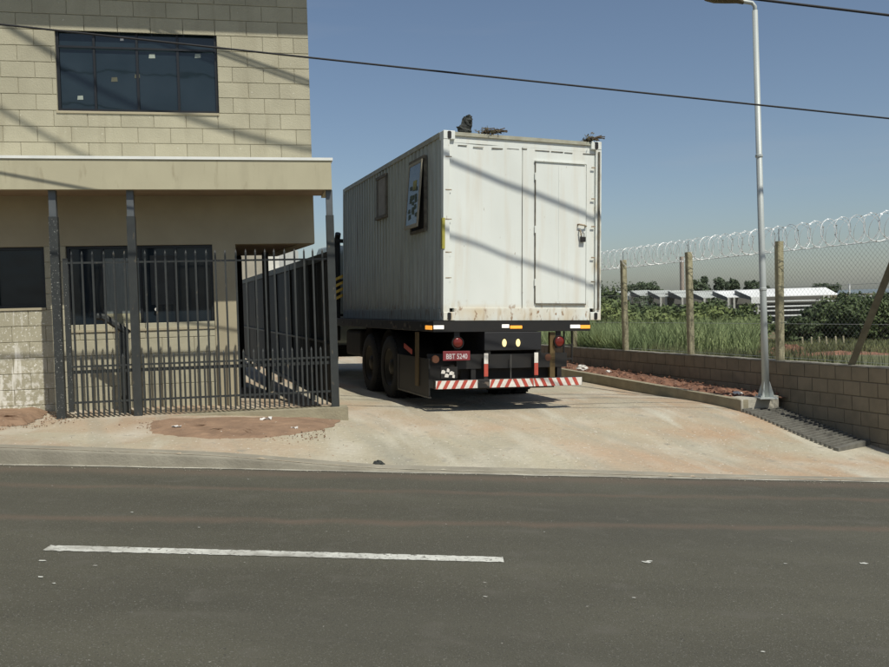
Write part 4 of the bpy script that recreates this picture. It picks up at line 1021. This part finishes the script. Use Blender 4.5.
for dz_, r__, lb in ((0, .015, 'upper thin cable strung along the roof edge of the building'), (-.06, .012, 'lower thin cable strung along the roof edge of the building')):
    A_ = Vector((-2.762, 11.385, 4.926+dz_)); B_ = Vector((-1.674, 11.606, 4.553+dz_))
    P0 = A_+SUN*1.95; P1 = B_+SUN*2.24; cable(line_pts(P0, P1, -7, 1.15, 0), r__, lb, 'cables along the roof edge')

# ------------------------------------------------------------ plants
def leaf_cloud(n, centre, rad, leaf, clumps, rs, flat=1.0, spread=.30, below=.35):
    c = rs.normal(size=(clumps, 3)); c /= np.linalg.norm(c, axis=1)[:, None]; c *= rs.uniform(.45, .95, (clumps, 1)); c[:, 2] = np.where(c[:, 2] < -below, -below*rs.rand(clumps), c[:, 2])
    sz = rs.uniform(.45, 1.45, clumps)
    idx = rs.randint(0, clumps, n); d = rs.normal(size=(n, 3)); d /= np.linalg.norm(d, axis=1)[:, None]
    p = (c[idx]+d*(spread*sz[idx])[:, None]*rs.rand(n, 1)**.45)*np.array(rad)+np.array(centre)
    nrm = d*.9+rs.normal(size=(n, 3))*.75+np.array([0, 0, .25]); nrm /= np.linalg.norm(nrm, axis=1)[:, None]
    t = np.cross(nrm, rs.normal(size=(n, 3))); t /= np.linalg.norm(t, axis=1)[:, None]; b = np.cross(nrm, t)
    s = leaf*rs.uniform(.45, 1.5, (n, 1))
    V = np.stack([p-t*s, p+b*s*.5, p+t*s, p-b*s*.5], 1).reshape(-1, 3)
    return V
def quads_obj(name, V, mt, parent=None, **k):
    n = len(V)//4; me = bpy.data.meshes.new(name); me.vertices.add(len(V)); me.vertices.foreach_set('co', V.astype(np.float32).ravel())
    me.loops.add(4*n); me.loops.foreach_set('vertex_index', np.arange(4*n)); me.polygons.add(n); me.polygons.foreach_set('loop_start', np.arange(0, 4*n, 4)); me.polygons.foreach_set('loop_total', np.full(n, 4)) 
    me.update(calc_edges=True); me.materials.append(mt); return link(name, me, parent, **k)
def trunk(h, r, rs, limbs=4, rad=(1, 1, 1)):
    q = MB(); q.tube([(0, 0, -.2), (.03*h*rs.normal(), .03*h*rs.normal(), h*.5), (0, 0, h)], r, 7, r2=r*.45)
    for i in range(limbs):
        th = 2*math.pi*(i+rs.rand())/limbs; s_ = h*(.35+.3*rs.rand())
        q.tube([(0, 0, s_), (rad[0]*.35*math.cos(th), rad[1]*.35*math.sin(th), s_+rad[2]*.5), (rad[0]*.65*math.cos(th), rad[1]*.65*math.sin(th), s_+rad[2]*.85)], r*.5, 5, r2=r*.15)
    return q
def plant(name, X_, Y_, zb, top, rad, n, leaf, clumps, mt, seed, label, cat, group, low=False):
    rs = np.random.RandomState(seed); E_ = empty(name, (X_, Y_, zb), label=label, cat=cat, group=group)
    h = top-zb; rz = (h*.55 if low else rad[2]); zc = h-rz*.93
    quads_obj('crown', leaf_cloud(n, (0, 0, zc), (rad[0], rad[1], rz), leaf, clumps, rs, spread=.34, below=.9 if low else .45), mt, E_)
    trunk(max(zc*.9, .3), max(.04, h*.025), rs, 4, (rad[0], rad[1], rz*.6)).build('trunk', M['bark'], E_)
def PX(px, Y): return (px-444.5)/864*Y
def hz(px): return 302.-(px-444.5)*.0262+.0
def ZY(px, py_, Y): return 1.6-(py_-hz(px))/864*Y
# nearer bushes behind the tall grass : pixel top, left to right, at stated distances (metres)
rs0 = random.Random(5)
nb_ = 0
bush_rows = [
    (46, [(598, 300, 1.9), (620, 302, 1.8), (645, 307, 1.9), (664, 307, 1.6), (690, 304, 1.9), (712, 303, 1.6), (733, 307, 1.3)], 'leaf_m'),
    (36, [(588, 306, 1.8), (612, 311, 1.6), (640, 313, 1.5), (668, 311, 1.6), (700, 311, 1.5), (722, 313, 1.3), (742, 322, .8)], 'leaf_y'),
    (62, [(572, 288, 2.6), (603, 288, 2.0), (632, 306, 2.2), (680, 305, 2.4), (715, 302, 2.2)], 'leaf_d'),
]
adj = ['round topped', 'ragged', 'wide', 'low', 'dense', 'loose', 'leaning']
rown = {46: 'middle', 36: 'front', 62: 'back'}
ordw = ['first', 'second', 'third', 'fourth', 'fifth', 'sixth', 'seventh']
for (Y_, lst, mt_) in bush_rows:
    for i, (px, py_, r_) in enumerate(lst):
        z0_ = float(Fz(0, Y_))
        plant('bush', PX(px, Y_), Y_+rs0.uniform(-2, 2), z0_, ZY(px, py_, Y_), (r_, r_, 1), 2600, .085*Y_/40+.02, 26, M[mt_], 100+nb_, f'{ordw[i]} green bush from the left in the {rown[Y_]} row beyond the fence', 'bush', 'bushes beyond the chain link fence', True); nb_ += 1
# dark bushes on the right
for i, (px, py_, Y_, r_, lb) in enumerate([(812, 309, 28, 1.0, 'dark bush left of the big one, low front of it'), (835, 301, 30, 1.1, 'tall dark bush behind the chain link near the leaning strut'), (858, 297, 27.5, 1.2, 'wide dark bush directly behind the leaning strut'), (885, 300, 27, 1.1, 'dark bush at the right edge behind the leaning strut'), (915, 292, 29, 1.5, 'dark bush just past the right edge of the view'), (851, 291, 40, 1.3, 'dark rounded bush top rising behind the right hand bushes'), (880, 300, 33, 1.5, 'second row dark bush near the right edge'), (800, 318, 27.5, .6, 'small dark shrub at the left foot of the dark bushes')]):
    plant('bush', PX(px, Y_), Y_, float(Fz(0, Y_)), ZY(px, py_, Y_), (r_, r_, 1), 5200, .060, 34, M['leaf_d'], 200+i, lb, 'bush', 'dark bushes at the right beyond the fence', True)
plant('bush', PX(742, 30), 30, float(Fz(0, 30)), ZY(742, 322, 30), (.55, .55, 1), 1400, .05, 14, M['leaf_m'], 240, 'small bush beside the lamp pole beyond the wall', 'bush', 'bushes beyond the chain link fence', True)
plant('bush', PX(795, 52), 52, float(Fz(0, 52)), ZY(795, 322, 52), (1.6, 1.4, 1), 1800, .09, 14, M['leaf_y'], 241, 'low pale green bush in the gap left of the dark bushes', 'bush', 'bushes beyond the chain link fence', True)
plant('bush', PX(770, 60), 60, float(Fz(0, 60)), ZY(770, 329, 60), (2.2, 1.4, 1), 1800, .10, 14, M['leaf_m'], 242, 'low green bush under the white bars of the shed', 'bush', 'bushes beyond the chain link fence', True)
# trees behind the sheds
for i, (px, py_, Y_, rx, rz_, lb) in enumerate([(612, 284, 110, 5.0, 2.4, 'spreading tree left of the sheds beside the container edge'), (641, 281, 200, 4.0, 2.2, 'tree with arched crown left of the grey roofs'), (652, 285, 200, 3.0, 1.8, 'small tree touching the left end of the grey roofs'),
        (702, 278, 190, 2.7, 2.5, 'round tree behind the grey roofs, left of a pair'), (721, 276, 190, 1.8, 2.5, 'round dark tree behind the roofs, left of two close together'), (734, 279, 192, 1.6, 2.0, 'round dark tree behind the roofs, right of two close together'), (752, 281, 190, 2.0, 1.9, 'tree behind the junction of grey and white roofs'),
        (768, 287, 210, 1.4, 1.6, 'small tree top above the left part of the white roof'), (829, 280, 190, 2.2, 2.0, 'tree above the right end of the white roof'), (817, 286, 195, 1.6, 1.5, 'low tree top beside the right end of the white roof'), (868, 293, 120, 3.5, 1.5, 'distant tree right of the white mast')]):
    plant('tree', PX(px, Y_), Y_, float(Fz(0, Y_)), ZY(px, py_, Y_), (rx, rx, rz_), 2200, .20*Y_/150, 22, M['leaf_f'], 300+i, lb, 'tree', 'trees around the distant sheds')
# far wooded ground
V = []; rs = np.random.RandomState(77)
for i in range(70):
    Yc = rs.uniform(80, 140); xc_ = rs.uniform(.10, .75)*Yc
    if .33 < xc_/Yc < .46 and Yc > 75: continue
    V.append(leaf_cloud(500, (xc_, Yc, float(Fz(0, Yc))+1.2), (4.5, 3, 1.3+.5*rs.rand()), .20, 12, rs, below=.6))
for i in range(60):
    Yc = rs.uniform(230, 420); xc_ = rs.uniform(-.1, .9)*Yc; V.append(leaf_cloud(400, (xc_, Yc, -3.6), (14, 8, 3.6), .6, 12, rs, below=.6))
quads_obj('far_scrub', np.concatenate(V), M['leaf_f'], label='distant scrub and woodland around the sheds', cat='scrub', kind='stuff')
# tall grass and short grass
def blades(n, xf, yf, h0, h1, w, rs, lean=.35, seg=2):
    Yv = yf(rs, n); Xv = xf(rs, n, Yv); Zv = Fz(Xv, Yv)-.03
    h = rs.uniform(h0, h1, n); cl = .55+.45*np.sin(Xv*1.9+np.sin(Yv*1.3)*2)*np.cos(Yv*1.1); h *= .55+.55*np.abs(cl)
    th = rs.uniform(0, 2*np.pi, n); ln = rs.uniform(.1, 1, n)*lean*h; dx, dy = np.cos(th), np.sin(th); ph = rs.uniform(0, np.pi, n); wx_, wy_ = np.cos(ph)*w, np.sin(ph)*w
    P0 = np.stack([Xv, Yv, Zv], 1); P1 = P0+np.stack([dx*ln*.3, dy*ln*.3, h*.6], 1); P2 = P0+np.stack([dx*ln, dy*ln, h], 1)
    wv = np.stack([wx_, wy_, wx_*0], 1)
    V1 = np.stack([P0-wv, P0+wv, P1+wv*.8, P1-wv*.8], 1); V2 = np.stack([P1-wv*.8, P1+wv*.8, P2+wv*.1, P2-wv*.1], 1)
    return np.concatenate([V1, V2]).reshape(-1, 3)
rs = np.random.RandomState(5)
V = blades(42000, lambda r, n, Yv: wx(np.minimum(Yv, 18))*0+np.maximum(wx(Yv)+.25, Yv*r.uniform(.10, .36, n)), lambda r, n: r.uniform(17.5, 33, n), .18, .98, .009, rs, .6)
quads_obj('tall_grass', V, M['grass'], label='tall pale green grass growing behind the block wall', cat='grass', kind='stuff')
V = blades(26000, lambda r, n, Yv: Yv*r.uniform(.34, .62, n), lambda r, n: r.uniform(19, 30, n), .06, .24, .010, rs)
quads_obj('short_grass', V, M['grass_s'], label='short dry grass on the open ground beyond the fence', cat='grass', kind='stuff')
V = blades(9000, lambda r, n, Yv: wx(Yv)+.15+np.abs(r.normal(0, .8, n)), lambda r, n: r.uniform(13.5, 20, n), .1, .45, .008, rs)
quads_obj('weeds', V, M['grass_s'], label='sparse weeds close behind the block wall', cat='weeds', kind='stuff')
# red earth heaps
for i, (px, Y_, sx, sz_, lb) in enumerate([(788, 20.5, .36, .16, 'heap of red earth right of the third fence post'), (762, 18.4, .35, .13, 'small heap of red earth behind the lamp pole'), (840, 19, 1.0, .07, 'long low bank of red earth beyond the wall')]):
    q = MB(); rr = random.Random(i+60); n = 18; vs = []
    for a_ in range(n):
        for b_ in range(n):
            x, y = (a_/(n-1)-.5)*2, (b_/(n-1)-.5)*2; r2_ = min(1, math.hypot(x, y)); vs.append((x*sx*1.4, y*.8, sz_*(1-r2_**2)*(1+.4*rr.uniform(-1, 1))*1.3-.02))
    q.add(vs, [(a_*n+b_, a_*n+b_+1, a_*n+n+b_+1, a_*n+n+b_) for a_ in range(n-1) for b_ in range(n-1)])
    tag(q.build('earth_heap', M['red_soil'], loc=(PX(px, Y_), Y_, float(Fz(0, Y_)))), lb, 'earth heap', 'red earth heaps')
# row of little white stakes
for i, px in enumerate((714, 803, 811.5, 819.5, 827, 836, 844, 862)):
    Y_ = 24.5; h_ = .22 if px > 720 else .55
    q = MB().prism([(-.022, -.022), (.022, -.022), (.022, .022), (-.022, .022)], 'z', -.05, h_).add([(-.022, -.022, h_), (.022, -.022, h_), (.022, .022, h_), (-.022, .022, h_), (0, 0, h_+.03)], [(0, 1, 4), (1, 2, 4), (2, 3, 4), (3, 0, 4)])
    tag(q.build('stake', M['post'], loc=(PX(px, Y_), Y_, float(Fz(0, Y_))+.05), rot=(rnd.uniform(-.1, .1), rnd.uniform(-.1, .1), 0)),
        ('pale stake standing alone in the tall grass' if px < 720 else f'{ordw[i-1]} short pale stake from the left in the row before the dark bushes'), 'stake', 'pale stakes in the field')

# ------------------------------------------------------------ distant sheds, tower, mast, neighbours
def sx_(px, Y=150): return PX(px, Y)
def shed(pl, pr, Yd, roofm, label, zt_px, zb_px, big=False):
    xa, xb = sx_(pl, Yd), sx_(pr, Yd); zt = ZY(pl, zt_px, Yd); zb_ = ZY(pl, zb_px, Yd); sh = (zt-zb_)*.95
    E_ = empty('open_shed', (xa, Yd, zb_-2.6), label=label, cat='shed', group='open sheds beyond the field')
    w = xb-xa; t_ = .12; h = zt-zb_; zr = 2.6
    # sloping roof sheet with slanted left end
    MB().add([(sh, 0, zr), (w+sh*.2, 0, zr), (w, 4.5, zr+h), (0, 4.5, zr+h), (sh, 0, zr-t_), (w+sh*.2, 0, zr-t_), (w, 4.5, zr+h-t_), (0, 4.5, zr+h-t_)], [(0, 1, 2, 3), (7, 6, 5, 4), (0, 4, 5, 1), (1, 5, 6, 2), (2, 6, 7, 3), (3, 7, 4, 0)]).build('roof', roofm, E_)
    MB().add([(0, 4.4, zr+h-.15), (sh, -.05, zr-.05), (sh, -.05, zr-.55), (0, 4.4, zr+.1)], [(0, 1, 2, 3)]).build('verge_board', M['shed_d'], E_)
    MB().box((0, 6, -2.4), (w, 6.2, zr+h*.6)).build('back_wall', M['shed_d'], E_)
    for x in (sh+.1, sh+1.1)+((w-2.4, w-1.6) if big else ()): MB().box((x, 0, -2.4), (x+.35, .35, zr-t_)).build('column', M['shed_p'], E_)
    return E_, w, zr
shed(620, 634, 172, M['roof_g'], 'short grey roof at the far left end of the sheds', 291, 296)
shed(636, 656, 168, M['roof_g'], 'grey roofed shed bay, second from the left', 290.5, 296.5)
shed(654, 677, 163, M['roof_g'], 'grey roofed shed bay left of the tall tower', 290.5, 297)
shed(675, 698, 158, M['roof_g'], 'grey roofed shed bay in front of the tall tower', 290.5, 297.5)
shed(697, 722, 154, M['roof_g'], 'pale roofed shed bay left of the brightest one', 291, 298)
shed(721, 746, 151, M['roof_w'], 'short white roofed bay beside the long white shed', 290.5, 297.5)
E_, w, zr = shed(744, 838, 148, M['roof_w'], 'long bright white roofed shed at the right end', 289.5, 297, True)
for (z, a_, b_, y) in ((zr-1.0, 1.6, w-2.5, .4), (zr-1.9, 1.6, w-4, .6), (zr-2.6, 2, w-5.5, .3), (zr-3.5, 3, w-6, .5), (zr-4.6, 5, w-8, .2), (zr-1.2, w-2.2, w+1.4, -.3)):
    MB().box((a_, y, z), (b_, y+.5, z+.22)).build('white_beam', M['roof_w'], E_)
MB().box((1.3, -.2, zr-1.2), (3.6, 0, zr-.12)).build('white_wall', M['roof_w'], E_)
Yt = 200
tw = MB(); xt = PX(683, Yt)
tag(MB().prism([(.5*math.cos(k), .5*math.sin(k)) for k in np.linspace(0, 2*math.pi, 12, endpoint=False)], 'z', -5, ZY(683, 257, Yt)).build('brick_tower', M['chim'], loc=(xt, Yt, 0)), 'slim pale pinkish tower standing behind the grey roofs', 'tower')
q = MB().tube([(0, 0, -4), (0, 0, ZY(850, 284, 130)+0)], .14, 8); tag(q.build('white_mast', M['roof_w'], loc=(PX(850, 130), 130, 0)), 'short white mast above the dark bushes at right', 'mast')
tag(MB().box((-.9, 0, -4), (.9, 3, ZY(870, 296.5, 128))).box((-1.1, -.2, ZY(870, 296.5, 128)), (1.1, 3.2, ZY(870, 296.5, 128)+.2)).build('water_tank', M['roof_w'], loc=(PX(869.5, 128), 128, 0)), 'small white tank box behind the right hand bushes', 'tank')
N1 = empty('neighbour_house', (-10, 40, .3), label='pale house beyond the gate seen under the porch ceiling', cat='house')
MB().box((-2, 0, 0), (1.75, 6, 4.6)).build('wall', M['neigh'], N1)
MB().box((1.751, .5, 0), (2.35, 6, 4.2)).build('white_wall', M['neigh_w'], N1)
MB().box((-2.2, -.2, 4.6), (2.0, 6.2, 4.8)).build('roof', M['soffit'], N1)
MB().box((-1.2, -.02, 1.6), (-.1, .0, 2.8)).build('window', M['glass'], N1)
